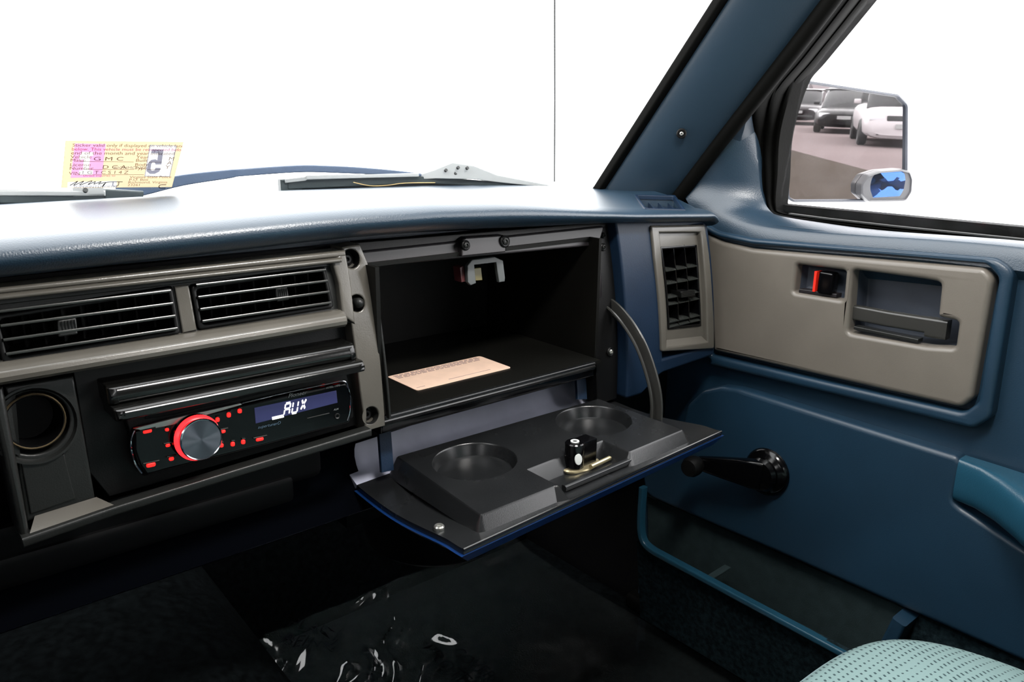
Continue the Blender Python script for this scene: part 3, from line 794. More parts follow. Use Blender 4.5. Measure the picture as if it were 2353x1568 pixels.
# ================================================================== glove box
gb = root('glove_box', (.50, .62, -.335), 'open black glove box with its lid folded down flat', 'glove box')
gx0, gx1, gz0, gz1 = .352, .634, -.2585, -.1265
bm = bmesh.new()
span(gx0 - .004, gx0, .592, .80, gz0 - .004, gz1 + .004, bm=bm); span(gx1, gx1 + .004, .60, .80, gz0 - .004, gz1 + .004, bm=bm)
span(gx0, gx1, .590, .80, gz0 - .004, gz0, bm=bm); span(gx0, gx1, .615, .80, gz1, gz1 + .004, bm=bm); span(gx0, gx1, .796, .80, gz0, gz1, bm=bm)
obj('box_liner', bm, M['liner'], gb, label='dark inside of the glove box')
# edge of the liner on the left, following the bowed face
bm = sweep([FM(gx0 + .001, z, .0005) for z in [-.124 - .0136 * k for k in range(11)]], rrect(.0012, .003, .0008), up=(0, 1, 0))
obj('left_edge', bm, M['greydk'], gb)
# shelf lip and sill under the opening
bm = sweep([(gx0 - .002, .590, gz0 - .004), (gx1 - .012, .590, gz0 - .004)], rrect(.003, .0042, .0018), up=(0, 0, 1))
obj('shelf_lip', bm, M['lid'], gb)
bm = plate([[(gx0 - .006, -.2625), (gx1 - .010, -.2625), (gx1 - .010, -.276), (gx0 - .006, -.276)]], -.02, -.0035, .003, mp=FM)
obj('lower_sill', bm, M['gloss'], gb)
obj('sill_edge', tube([(gx0 - .004, .5875, -.2632), (gx1 - .012, .5875, -.2632)], .0016, 8), M['bar'], gb)
# upper rail
tr = fps([(838, 580), (1402, 520), (1388, 566), (850, 618)])
bm = plate([rounded(tr, .003, 3)], -.02, -.008, .002, mp=FM, cuts=ZCUT)
rail = obj('upper_rail', bm, M['rail'], gb)
tr = fps([(830, 560), (1412, 512), (1404, 524), (836, 584)])
bm = plate([tr], -.02, -.010, .001, mp=FM)
obj('rail_recess', bm, M['black'], rail)
# right jamb
jm = [(gx1 + .001, -.1265), (.672, -.106), (.672, -.315), (gx1 + .004, -.315), (gx1 + .001, -.262)]
bm = plate([jm], -.03, -.012, .001, mp=FM, cuts=ZCUT)
jamb = obj('right_jamb', bm, M['black'], gb)
bm = surf(lambda u, v: FM(lerp(.636, .650, u), lerp(-.135, -.190, v), -.012 + .007 * math.sin(math.pi * u) * math.sin(math.pi * (.1 + .8 * v))), 8, 10, (0, .004, 0))
obj('jamb_pad', bm, M['rail'], jamb)
def screw(px, h, r, parent, m=None, mh=None):
    c = fp(*px, h); p = FM(c[0], c[1], h)
    b = lathe([(0, -.001), (r, -.001), (r, .0006), (r * .8, .0014), (r * .62, .001), (0, .001)], p, (0, -1, .15), 20)
    o = obj('screw', b, m or M['black'], parent)
    b = lathe([(0, .0005), (r * .6, .0005), (r * .6, .002), (r * .35, .0026), (r * .25, .0012), (0, .0012)], p, (0, -1, .15), 6)
    obj('screw_head', b, mh or M['greydk'], o)
screw((1386, 568), -.011, .0045, jamb); screw((1386, 541), -.011, .0035, jamb); screw((1402, 809), -.011, .0052, jamb, M['black'], M['steel'])
# striker plate
st = fps([(1063, 552), (1073, 546), (1163, 540), (1164, 580), (1063, 590)])
bm = plate([rounded(st, [.002, .002, .003, .001, .001], 3)], -.012, -.001, .0015, mp=FM)
stk = obj('striker_plate', bm, M['rail'], gb, label='grey latch striker plate')
screw((1070, 564), .000, .0050, stk); screw((1160, 555), .000, .0062, stk)
# latch loop hanging inside
lp = fps([(1088, 598), (1140, 591), (1159, 600), (1164, 640), (1163, 648), (1150, 650), (1143, 604), (1093, 610), (1097, 652), (1085, 657), (1078, 650), (1077, 612)], -.02)
bm = plate([lp], -.026, -.022, .0008, mp=FM)
loop = obj('latch_loop', bm, mat('dull_zinc_loop', srgb(62, 66, 66), .5), gb, label='steel latch loop hanging under the striker')
bm = plate([fps([(1096, 622), (1121, 619), (1124, 648), (1099, 650)], -.02)], -.034, -.031, .0005, mp=FM)
obj('lamp_lens', bm, mat('dull_yellow_plastic', srgb(86, 78, 30), .5), loop)
bm = plate([fps([(1068, 618), (1077, 614), (1082, 650), (1072, 652)], -.02)], -.040, -.028, .0005, mp=FM)
obj('red_side', bm, mat('dark_red_plastic', srgb(70, 30, 32), .5), loop)

# ---- lid, hanging down level; its outside is blue and bows downwards
LX0, LX1, LYF, LYB = .335, .672, .4495, .6176
def lidz(x, y):
    s = (y - LYF) / (LYB - LYF)
    return -.325 - .0078 * s - .006 * 4 * s * (1 - s) + .0445 * (x - LX0) + .003 * sstep(s / .16) * (1 - sstep((s - .2) / .5))
def lidp(u, v):
    x = lerp(LX0, LX1, u)
    y = lerp(LYF, LYB, v); return Vector((x, y, lidz(x, y)))
bm = surf(lidp, 30, 24, (0, 0, -.005))
edge_path = [lidp(k / 12, 0) + Vector((0, .0005, -.0010)) for k in range(13)]
lid = obj('lid', bm, M['lid'], gb, label='black inner side of the open lid')
bm = surf(lambda u, v: lidp(u, v) + Vector(((u - .5) * .006, -.0015 * (1 - v), -.0052)), 30, 24, lambda u, v: Vector((-(u - .5) * .02, .006 * (1 - v), -.010)))
obj('lid_outer_skin', bm, M['bluesat'], lid, label='glossy blue outer skin')
obj('front_edge', tube(edge_path, .0014, 8), M['bar'], lid)
def flg(u, v):
    x = lerp(LX0, LX1, u); b = Vector((x, LYB, lidz(x, LYB)))
    return b + Vector((0, .026 * v + .006 * math.sin(math.pi * v * .5), .0145 * v + .03 * max(0, v - .45) ** 1.6))
bm = surf(flg, 10, 12, (0, .003, -.005))
obj('lid_flange', bm, M['flange'], lid, label='curved hinge flange with reflected light in its pale colour')
# raised tray with two cup wells and a latch pocket
def tz(x): return -.314 + .0445 * (x - LX0)
def TM(u, v, h): return Vector((u, v, tz(u) + h))
def onT(px, py, z0=-.314):
    r = ray(px, py); z = z0
    for _ in range(20): z = z0 + .0445 * (r.x / r.z * z - LX0)
    return (r.x / r.z * z, r.y / r.z * z)
TP = [onT(*q) for q in ((1105, 1183), (1273, 1117), (1283, 1117), (1210, 1079), (1385, 1012), (1447, 1038), (1568, 988), (1375, 917), (914, 1049))]
cL = onT(1091, 1059); cR = onT(1364, 966)
def ring2(c, r, n=48): return [(c[0] + r * math.cos(2 * math.pi * k / n), c[1] + r * math.sin(2 * math.pi * k / n)) for k in range(n)]
rcup = .0405
tp = TP if area2(TP) > 0 else TP[::-1]
own = bmesh.new()
def ringv(poly, f): return [own.verts.new(f(p)) for p in poly]
tp = rounded(tp, .0012, 2)
base = ringv(offset(tp, -.0085), lambda p: Vector((p[0], p[1], lidz(p[0], min(max(p[1], LYF), LYB)) - .001)))
r1 = ringv(offset(tp, -.0014), lambda p: TM(p[0], p[1], -.0014)); r2 = ringv(tp, lambda p: TM(p[0], p[1], 0))
n = len(tp)
for A_, B_ in ((base, r1), (r1, r2)):
    for i in range(n): own.faces.new((A_[i], A_[(i + 1) % n], B_[(i + 1) % n], B_[i]))
cups = []
for c in (cL, cR):
    q0 = ringv(ring2(c, rcup)[::-1], lambda p: TM(p[0], p[1], 0)); q1 = ringv(ring2(c, rcup - .0012)[::-1], lambda p: TM(p[0], p[1], -.0012))
    q2 = ringv(ring2(c, rcup - .0045)[::-1], lambda p: TM(p[0], p[1], -.0115)); q3 = ringv(ring2(c, rcup - .0075)[::-1], lambda p: TM(p[0], p[1], -.0128))
    m_ = len(q0)
    for A_, B_ in ((q0, q1), (q1, q2), (q2, q3)):
        for i in range(m_): own.faces.new((A_[i], A_[(i + 1) % m_], B_[(i + 1) % m_], B_[i]))
    own.faces.new(q3)
    cups.append(q0)
fill(own, [r2] + cups)
bmesh.ops.recalc_face_normals(own, faces=own.faces[:])
obj('cup_tray', own, M['lid'], lid, label='raised black tray with two round cup wells')
# front rim in front of the latch pocket
a = Vector((*onT(1296, 1121, -.322), 0)); b = Vector((*onT(1446, 1058, -.322), 0))
for p in (a, b): p.z = lidz(p.x, p.y) + .003
bm = sweep([a, b], rrect(.003, .003, .002), up=(0, 0, 1))
obj('pocket_rim', bm, M['lid'], lid)
# lock
pl = onT(1338, 1062, -.3235); lc = Vector((pl[0], pl[1], lidz(*pl)))
rz = Matrix.Rotation(math.radians(2), 3, 'Z')
bm = lathe([(0, .0), (.022, .0), (.0225, .0018), (.0215, .003), (0, .003)], lc + Vector((0, .002, .0)), (0, 0, 1), 28, sx=1.0, sy=.62, side=(1, 0, 0))
lk = obj('latch', bm, M['zinc'], lid, label='black lock body on a zinc latch plate')
bm = box(lc + Vector((.003, .004, .0145)), (.026, .016, .025), rz, None, .0012)
lathe([(0, .002), (.0095, .002), (.0095, .027), (.0085, .028), (0, .028)], lc + Vector((-.009, .002, 0)), (0, 0, 1), 22, bm)
obj('lock_body', bm, M['gloss'], lk)
bm = lathe([(.0024, 0), (.0042, 0), (.0042, .0008), (.0024, .0008), (.0024, 0)], lc + Vector((-.009, .002, .0282)), (0, 0, 1), 18)
obj('white_ring', bm, mat('white_grease', srgb(205, 208, 205), .5), lk)
bm = lathe([(0, 0), (.0038, 0), (.0036, .0012), (0, .0016)], lc + Vector((-.0125, -.0066, .014)), Vector((-.35, -.93, .1)), 14, sy=1.5, side=(1, 0, 0))
obj('white_grease_spot', bm, mat('white_grease_spot', srgb(205, 208, 205), .5), lk)
bm = tube([lc + Vector((-.001, -.0125, .005)), lc + Vector((.027, -.0105, .0055))], .0024, 10)
tube([lc + Vector((.026, -.0106, .0055)), lc + Vector((.033, -.010, .0055))], .0008, 6, bm)
obj('latch_pin', bm, M['zinc'], lk)
# bolt
pb = onT(1009, 1216, -.329); q = Vector((pb[0], pb[1], lidz(*pb)))
bm = lathe([(0, -.001), (.0046, -.001), (.0046, .0022), (.0036, .0034), (.0022, .0034), (.0020, .0022), (0, .0022)], q, (0, 0, 1), 18)
obj('bolt', bm, M['steel'], lid)
# hinge arms
for k, (pa, pb_, xw) in enumerate((((885, 996), (889, 1083), .0135), ((1336, 870), (1336, 918), .0150))):
    a = onY(pa[0], pa[1], .612); b = onY(pb_[0], pb_[1], .606)
    bm = sweep([a + Vector((0, .03, .004)), a + Vector((0, .010, .0035)), a + Vector((0, .002, 0)), b], rrect(xw / 2, .0022, .001), up=(0, -1, .3))
    obj('hinge_arm', bm, M['bluedash'], gb)
# curved check strap
sp = smooth_path([onX(x, y, .6655) for x, y in ((1362, 686), (1382, 692), (1410, 708), (1441, 742), (1473, 795), (1497, 862), (1508, 920), (1507, 972))], 6)
bm = sweep(sp, rrect(.0085, .0016, .0012), up=(1, 0, 0))
stp = obj('check_strap', bm, M['semigloss'], gb, label='black curved check strap')
bm = sweep([p + (Vector((-.008, 0, 0))) for p in sp], circ(.0019, 8), up=(1, 0, 0))
obj('strap_rib', bm, M['semigloss'], stp)
c = onX(1379, 717, .664)
bm = lathe([(0, -.002), (.0032, -.002), (.0032, .003), (0, .004)], c, (-.3, -1, .2), 12)
obj('strap_screw', bm, M['steel'], stp)

# ================================================================== card in the glove box
cd = [onZ(x, y, gz0 + .0012) for x, y in ((890, 868), (1100, 820), (1175, 845), (960, 900))]
x0, x1, y0, y1 = .4117, .5345, .6285, .6845
bm = plate([rounded([(x0, y0), (x1, y0), (x1, y1), (x0, y1)], .004, 3)], gz0 + .0002, gz0 + .0008, mp=UP)
card = root('paper_card', (.473, .656, gz0), 'cream printed card lying on the glove box floor', 'card')
obj('card_sheet', bm, mat('cream_card', srgb(232, 200, 178), .45, vary=.05, vscale=60), card)
bm = bmesh.new(); rnd = random.Random(4)
for r_ in range(4):
    x = x0 + .006
    while x < x1 - .012:
        wd = rnd.uniform(.004, .0085); y = y1 - .0045 - r_ * .0030
        plate([[(x, y), (x + wd, y), (x + wd, y + .0016), (x, y + .0016)]], gz0 + .0008, gz0 + .0010, mp=UP, bm=bm); x += wd + .0018
plate([[(x0 + .045, y0 + .008), (x0 + .10, y0 + .008), (x0 + .10, y0 + .0088), (x0 + .045, y0 + .0088)]], gz0 + .0008, gz0 + .0010, mp=UP, bm=bm)
plate([[(x0 + .004, y0 + .006), (x0 + .014, y0 + .006), (x0 + .014, y0 + .0068), (x0 + .004, y0 + .0068)]], gz0 + .0008, gz0 + .0010, mp=UP, bm=bm)
obj('card_print', bm, mat('faded_card_print', srgb(150, 128, 122), .6), card, kind='stuff')
# ================================================================== car stereo
rad = root('car_stereo', (.23, .60, -.262), 'black car stereo with red lit buttons and AUX display', 'car stereo')
RH = .0
body = fps([(284, 948), (798, 836), (818, 962), (332, 1100)])
bm = plate([rounded(body, .002, 3)], -.03, -.003, .0015, mp=FM, cuts=ZCUT)
obj('chassis_frame', bm, M['black'], rad)
face = fps([(303, 986), (400, 963), (556, 926), (700, 893), (788, 877), (797, 888), (806, 915), (805, 945), (799, 969), (600, 1022), (400, 1072), (333, 1090), (315, 1066), (303, 1030)])
bm = plate([rounded(face, .003, 3)], -.004, .0045, .002, mp=FM, cuts=ZCUT)
fc = obj('faceplate', bm, M['gloss'], rad)
# bright wedge along the top of the faceplate
wd = fps([(306, 985), (400, 960), (552, 926), (556, 930), (470, 955), (400, 976), (330, 990)], .0045)
obj('silver_wedge', plate([wd], .0035, .0055, .0006, mp=FM), M['steel'], fc)
rim = [FM(*fp(x, y, .005), .005) for x, y in ((556, 927), (660, 902), (760, 881), (789, 876), (798, 886), (805, 912), (804, 945), (799, 967))]
obj('edge_highlight', tube(smooth_path(rim, 4), .0005, 6), M['chrome'], fc)
riml = [FM(*fp(x, y, .005), .005) for x, y in ((309, 990), (302, 1010), (302, 1035), (311, 1066), (326, 1088))]
obj('edge_highlight', tube(smooth_path(riml, 4), .0006, 6), M['chrome'], fc)
# disc slot
sl_ = fps([(334, 948), (720, 868), (722, 878), (560, 918), (400, 955), (336, 966)])
obj('disc_slot', plate([sl_], -.004, -.0022, .0004, mp=FM), M['dark'], rad)
obj('slot_edge', tube([FM(*fp(x, y), -.002) for x, y in ((330, 944), (560, 893), (792, 845))], .0005, 6), M['greydk'], rad)
# display
ds = fps([(585, 938), (773, 898), (776, 926), (588, 974)], .005)
dsp = obj('display', plate([ds], .003, .0049, .0002, mp=FM, cuts=ZCUT), M['lcd'], rad, label='indigo lit display')
def disp_map(cx, cy, wpx, hpx, slant=0.16):
    """letters on the radio face: unit text centred at a pixel, its width and height along the face's own slope"""
    c = Vector(fp(cx, cy, .005)); ux = Vector(fp(cx + wpx, cy - wpx * .213, .005)) - c; uy = Vector(fp(cx + hpx * .10, cy - hpx, .005)) - c
    return lambda x, y: FM(c.x + ux.x * (x + slant * y) + uy.x * y, c.y + ux.y * (x + slant * y) + uy.y * y, .0054)
# the three seven-segment letters
def segs(mp, segments, t=.085):
    b = bmesh.new()
    for (xa, ya), (xb, yb) in segments:
        d = Vector((xb - xa, yb - ya)).normalized(); nn = Vector((-d.y, d.x)) * t
        A_ = Vector((xa, ya)) + d * .04; B_ = Vector((xb, yb)) - d * .04
        vs = [b.verts.new(mp(*q)) for q in (A_ + nn * .9 + d * .04, A_ - d * .0, A_ - nn * .9 + d * .04, B_ - nn * .9 - d * .04, B_, B_ + nn * .9 - d * .04)]
        b.faces.new(vs)
    return b
mpA = disp_map(654, 941, 13, 26, .10); mpU = disp_map(672, 937, 13, 26, .10); mpX = disp_map(691, 931, 13, 24, .10)
A_s = [((0, -.5), (0, 0)), ((0, 0), (0, .5)), ((0, .5), (.9, .5)), ((.9, .5), (.9, 0)), ((.9, 0), (.9, -.5)), ((0, 0), (.9, 0))]
U_s = [((0, .5), (0, 0)), ((0, 0), (0, -.5)), ((0, -.5), (.9, -.5)), ((.9, -.5), (.9, 0)), ((.9, 0), (.9, .5))]
X_s = [((.05, .5), (.4, .06)), ((.85, .5), (.5, .06)), ((.05, -.45), (.4, -.02)), ((.85, -.45), (.5, -.02))]
obj('display_text', segs(mpA, A_s, .12), M['white_lit'], dsp, smooth=0); obj('display_text', segs(mpU, U_s, .12), M['white_lit'], dsp, smooth=0); obj('display_text', segs(mpX, X_s, .13), M['white_lit'], dsp, smooth=0)
bar = fps([(625, 959), (651, 953), (652, 959), (626, 965)], .005)
obj('display_bar', plate([bar], .0045, .0054, 0, mp=FM), M['white_lit'], dsp)
# printed words
def word(s, cx, cy, hpx, width_scale=1.0, m=None, slant=.15):
    mp = disp_map(cx, cy, hpx * width_scale, hpx, slant)
    obj('printed_word', lettering(s, mp), m or M['print'], fc, smooth=0)
word('Pioneer', 684, 906, 13, 1.05, slant=.2)
word('WMA / MP3', 765, 889, 7, .9)
word('supertunerD', 619, 977, 10, 1.0, mat('blue_grey_print', srgb(70, 92, 110), .5))
word('AUX', 772, 941, 6, .9)
# volume knob
kc = fp(450, 1005, .006); kp = FM(kc[0], kc[1], .004); kax = Vector((.03, -1, .12)).normalized()
bm = lathe([(0, -.002), (.0176, -.002), (.0180, .003), (.0172, .005), (.0158, .0055), (0, .0055)], kp, kax, 48)
kb = obj('volume_knob', bm, M['gloss'], rad, label='round volume knob with a red lit ring')
bm = lathe([(.0140, .0050), (.0172, .0046), (.0176, .0056), (.0166, .0072), (.0140, .0086), (.0140, .0050)], kp, kax, 48)
obj('lit_ring', bm, M['redring'], kb)
bm = lathe([(0, .006), (.0146, .006), (.0154, .0125), (.0150, .0134), (.0142, .0136), (0, .0136)], kp, kax, 48)
m_spin = mat('radially_brushed_metal', srgb(96, 100, 108), .28, metal=.85)
nt = m_spin.node_tree; P_ = nt.nodes['Principled BSDF']; P_.inputs['Anisotropic'].default_value = .9
tg = nt.nodes.new('ShaderNodeTangent'); tg.direction_type = 'RADIAL'; tg.axis = 'Y'; nt.links.new(tg.outputs[0], P_.inputs['Tangent'])
obj('knob_cap', bm, m_spin, kb, label='radially brushed metal cap')
bm = lathe([(.0148, .0130), (.0158, .0122), (.0159, .0132), (.0153, .0140), (.0146, .0138)], kp, kax, 48)
obj('knob_rim', bm, M['chrome'], kb)
# red buttons with their bright caps
btn = [(310, 963, 18, 7), (339, 992, 20, 7), (384, 988, 9, 7), (386, 1024, 10, 7), (394, 1055, 11, 8), (347, 1069, 21, 9), (500, 965, 9, 10), (526, 954, 9, 11), (551, 945, 9, 10),
       (513, 992, 10, 7), (509, 1024, 9, 9), (535, 1021, 9, 10), (559, 1016, 9, 10), (597, 1010, 17, 7), (723, 871, 7, 7), (752, 870, 8, 6), (784, 862, 13, 6)]
for i, (x, y, wp, hp) in enumerate(btn):
    k = .213 if wp > 9 else .1
    pg = fps([(x - wp / 2, y + hp / 2 + k * wp / 2), (x + wp / 2, y + hp / 2 - k * wp / 2), (x + wp / 2, y - hp / 2 - k * wp / 2), (x - wp / 2, y - hp / 2 + k * wp / 2)], .005)
    h_ = .0045 if i not in (0, 14, 15, 16) else -.001
    b_ = obj('button', plate([rounded(pg, .0012, 2)], h_ - .003, h_ + .0012, .0006, mp=FM), M['red'], rad)
    wq = wp * .75 + 3
    cp = fps([(x - wq, y - hp / 2 - 1 + .213 * wq), (x + wq, y - hp / 2 - 1 - .213 * wq), (x + wq, y - hp / 2 - 4 - .213 * wq), (x - wq, y - hp / 2 - 4 + .213 * wq)], .005) if wp > 9 else \
         fps([(x - 4, y - hp / 2 - 1), (x + 4, y - hp / 2 - 2), (x + 4, y - hp / 2 - 5), (x - 4, y - hp / 2 - 4)], .005)
    obj('button_cap', plate([cp], h_ - .001, h_ + .0016, .0004, mp=FM), M['greydk'], b_)
# aux jack and usb door
jc = fp(775, 957, .005)
obj('aux_jack', lathe([(.0013, -.002), (.0013, .0004), (.0021, .0009), (.0025, .0004), (.0025, -.001)], FM(jc[0], jc[1], .0046), (0, -1, .1), 18), M['greydk'], rad)
obj('usb_cover_line', tube([FM(*fp(706, 962, .005), .0048), FM(*fp(757, 950, .005), .0048)], .0004, 6), M['greydk'], rad)
# ================================================================== inspection sticker on the windscreen
def onG(px, py, off=0.0):
    r = ray(px, py); Y = .9
    for _ in range(40):
        Y = .5 * Y + .5 * (glassY(r.x / r.y * Y, r.z / r.y * Y) + off)
    return r * (Y / r.y)
SQ = [onG(*q, -.0012) for q in ((150, 323), (422, 326), (395, 430), (140, 432))]
sx_ = SQ[1] - SQ[0]; sy_ = SQ[3] - SQ[0]
nS = sx_.cross(sy_).normalized()
if nS.y > 0: nS = -nS
def SM(u, v, h=0.0):          # u to the right 0..1, v down 0..1 on the sticker
    a = SQ[0].lerp(SQ[1], u); b = SQ[3].lerp(SQ[2], u); return a.lerp(b, v) + nS * h
def paper(name, col, tr=.75):
    m = bpy.data.materials.new(name); m.use_nodes = True; nt = m.node_tree; N = nt.nodes; L = nt.links
    for n in list(N): N.remove(n)
    o = N.new('ShaderNodeOutputMaterial'); d = N.new('ShaderNodeBsdfDiffuse'); d.inputs[0].default_value = col
    t = N.new('ShaderNodeBsdfTranslucent'); tc = N.new('ShaderNodeTexCoord'); nz = N.new('ShaderNodeTexNoise'); nz.inputs['Scale'].default_value = 90
    L.new(tc.outputs['Object'], nz.inputs['Vector'])
    mx = N.new('ShaderNodeMixRGB'); mx.inputs[1].default_value = tuple(c * .94 for c in col[:3]) + (1,); mx.inputs[2].default_value = col
    L.new(nz.outputs['Fac'], mx.inputs[0]); L.new(mx.outputs[0], t.inputs[0])
    ms = N.new('ShaderNodeMixShader'); ms.inputs[0].default_value = tr; L.new(d.outputs[0], ms.inputs[1]); L.new(t.outputs[0], ms.inputs[2]); L.new(ms.outputs[0], o.inputs[0])
    return m
sk = root('inspection_sticker', tuple(SM(.5, 1)), 'cream inspection sticker with pink and white patches on the windscreen', 'sticker')
def ink(name, col):
    m = bpy.data.materials.new(name); m.use_nodes = True; N = m.node_tree.nodes; L = m.node_tree.links
    for n in list(N): N.remove(n)
    o = N.new('ShaderNodeOutputMaterial'); t = N.new('ShaderNodeBsdfTransparent'); t.inputs[0].default_value = col; L.new(t.outputs[0], o.inputs[0]); return m
b = bmesh.new(); b.faces.new([b.verts.new(SM(u, v)) for u, v in ((0, 0), (1, 0), (1, 1), (0, 1))])
obj('sheet', b, paper('white_translucent_paper', (.30, .30, .30, 1), .8), sk, smooth=0)
def sink(name, polys, mtl, h):
    b = bmesh.new(); fill(b, [[b.verts.new(SM(u, v, h)) for u, v in (p if k == 0 else p[::-1])] for k, p in enumerate(polys)])
    return obj(name, b, mtl, sk, smooth=0)
PINK = [(.075, .05), (.325, .055), (.33, .76), (.07, .77)]; WHT = [(.700, .065), (.945, .075), (.952, .755), (.712, .745)]; SIG = [(.05, .865), (.47, .845), (.475, .985), (.052, .99)]
sink('cream_tint', [[(0, 0), (1, 0), (1, 1), (0, 1)], PINK, WHT, SIG], ink('cream_ink', srgb(255, 229, 190)), .0003)
M['stpink'] = ink('pink_ink', srgb(250, 182, 224)); M['stgrey'] = ink('grey_print_ink', srgb(150, 150, 165))
M['ink'] = ink('sticker_ink', srgb(140, 118, 100)); M['inkdk'] = ink('pen_ink', srgb(70, 62, 64)); M['pen'] = ink('thin_pen_ink', srgb(120, 108, 104)); M['inkpink'] = ink('magenta_ink', srgb(196, 96, 140))
sink('pink_patch', [PINK, [(.14, .22), (.235, .225), (.235, .30), (.21, .30), (.215, .60), (.25, .61), (.25, .70), (.135, .70), (.135, .61), (.165, .61), (.16, .36), (.13, .40), (.12, .33)]], M['stpink'], .0004)
sink('grey_border', [WHT, [(.706, .075), (.939, .085), (.946, .742), (.717, .732)]], M['stgrey'], .0004)
# the big 5 reads reversed from inside
five = [(.725, .15), (.83, .155), (.842, .47), (.79, .475), (.775, .43), (.755, .43), (.748, .47), (.752, .58), (.768, .61), (.79, .60), (.795, .545), (.845, .55), (.838, .63), (.80, .68), (.755, .68), (.718, .62), (.715, .45), (.738, .375), (.775, .36), (.795, .38), (.79, .235), (.725, .23)]
def sten(pts, mtl, h, name):
    b = bmesh.new(); vs = [b.verts.new(SM(u, v, h)) for u, v in pts]
    fill(b, [vs]); return obj(name, b, mtl, sk, smooth=0)
sten(five, M['stgrey'], .0008, 'digit')
def stext(s, u, v, hgt, wsc, mtl, align='LEFT', flip=1, rot=0):
    asp = sx_.length / sy_.length
    ca, sa = math.cos(rot), math.sin(rot)
    def mp(x, y):
        X, Y_ = (x * ca - y * sa) * flip, x * sa + y * ca
        return SM(u + X * hgt * wsc / asp, v - Y_ * hgt, .0010)
    obj('printed_line', lettering(s, mp, align=align), mtl, sk, smooth=0)
stext('Sticker valid only if displayed on vehicle listed', .055, .075, .088, .93, M['ink'])
stext('below. This vehicle must be reinspected before the', .052, .155, .088, .90, M['inkpink'])
stext('end of the month and year indicated', .05, .235, .095, .98, M['ink'])
stext('Vehicle', .05, .315, .09, 1, M['ink']); stext('Make', .05, .385, .09, 1, M['ink']); stext('Year', .60, .315, .09, 1, M['ink']); stext('Built', .60, .385, .09, 1, M['ink'])
stext('License', .05, .48, .09, 1, M['ink']); stext('Number', .05, .555, .09, 1, M['ink']); stext('Body', .60, .475, .09, 1, M['ink']); stext('Type', .60, .55, .09, 1, M['ink'])
stext('VIN', .05, .665, .09, 1, M['ink'])
stext('G M C', .235, .355, .11, 1.3, M['pen']); stext('D C A', .32, .53, .11, 1.1, M['pen']); stext('RICHMOND', .42, .545, .08, 1, M['stgrey'])
stext('1 G T C S 1 4 Z', .15, .645, .10, .95, M['pen'])
stext('Direct inquiries to', .17, .715, .06, .95, M['inkpink'])
stext('Virginia State Police', .575, .75, .075, 1, M['ink']); stext('P.O. Box', .575, .81, .075, 1, M['ink']); stext('Richmond, Virginia', .57, .87, .075, 1, M['ink']); stext('23261', .57, .93, .075, 1, M['ink'])
stext('SUPERINTENDENT', .10, .965, .075, .95, M['stgrey']); stext('U', .425, .915, .16, 1, M['stgrey'])
for k, ch in enumerate('MAY'): stext(ch, .895 - .006 * k, .35 + .09 * k, .11, 1, M['ink'])
stext('U', .895, .91, .16, 1, M['inkdk'], rot=-math.pi / 2)
for (u0, v0, u1, v1) in ((.13, .405, .585, .41), (.17, .575, .60, .575), (.10, .69, .70, .69), (.72, .41, .84, .415), (.72, .575, .85, .575)):
    sink('rule', [[(u0, v0), (u1, v1), (u1, v1 + .008), (u0, v0 + .008)]], M['ink'], .0010)
sg = [SM(u, v, .0012) for u, v in ((.07, .925), (.13, .83), (.10, .925), (.18, .83), (.15, .92), (.25, .82), (.22, .91), (.28, .84), (.27, .90), (.33, .84), (.31, .90), (.37, .86), (.345, .97), (.38, .86), (.52, .85))]
obj('signature', tube(smooth_path(sg, 4), .0003, 5), M['inkdk'], sk)

# ================================================================== wipers on the outside of the glass
M['wrub'] = mat('weathered_wiper_black', srgb(44, 54, 56), .45, bump=.2, bscale=300)
M['warm'] = mat('blue_grey_wiper_arm', srgb(70, 84, 106), .4, bump=.2, bscale=400)
M['wclip'] = mat('pale_wiper_clip', srgb(160, 162, 162), .5)
def gp(px, py, off=.030): return onG(px, py, off)
w1 = root('windscreen_wiper', tuple(gp(900, 430)), 'long wiper with bent blue-grey arm, resting right of the sticker', 'wiper', 'windscreen wipers')
rail_ = [gp(660, 424), gp(800, 419), gp(960, 413), gp(1100, 421), gp(1200, 428), gp(1282, 432)]
bm = sweep(smooth_path(rail_, 4), lambda t: rrect(.004, lerp(.0055, .0012, t ** 2), .001), up=(0, 0, 1))
obj('blade_rail', bm, M['wrub'], w1)
rub = [gp(650, 434, .026), gp(800, 430, .026), gp(960, 424, .026), gp(1110, 430, .026), gp(1180, 433, .026)]
bm = sweep(smooth_path(rub, 4), lambda t: rrect(.002, lerp(.0040, .0015, t), .0008), up=(0, 0, 1))
obj('rubber_blade', bm, M['greydk'], w1)
bm = sweep([gp(642, 430, .029), gp(690, 428, .029)], rrect(.005, .0095, .002), up=(0, 0, 1)); obj('end_cap', bm, M['wrub'], w1)
bm = sweep([gp(655, 416, .031), gp(700, 411, .031), gp(704, 408, .031), gp(960, 402, .031)], rrect(.0035, .0024, .001), up=(0, 0, 1)); obj('top_spine', bm, M['wclip'], w1)
armp = [gp(270, 444, .06), gp(330, 434, .055), gp(420, 414, .05), gp(525, 400, .045), gp(560, 396, .042), gp(680, 388, .04), gp(760, 389, .04), gp(880, 395, .038), gp(965, 402, .036)]
bm = sweep(smooth_path(armp, 4), lambda t: rrect(.004, lerp(.0085, .0044, min(1, t * 2.2)) * (1 if t < .8 else lerp(1, .45, (t - .8) / .2)), .0015), up=(0, 0, 1))
obj('wiper_arm', bm, M['warm'], w1, label='bent blue-grey wiper arm')
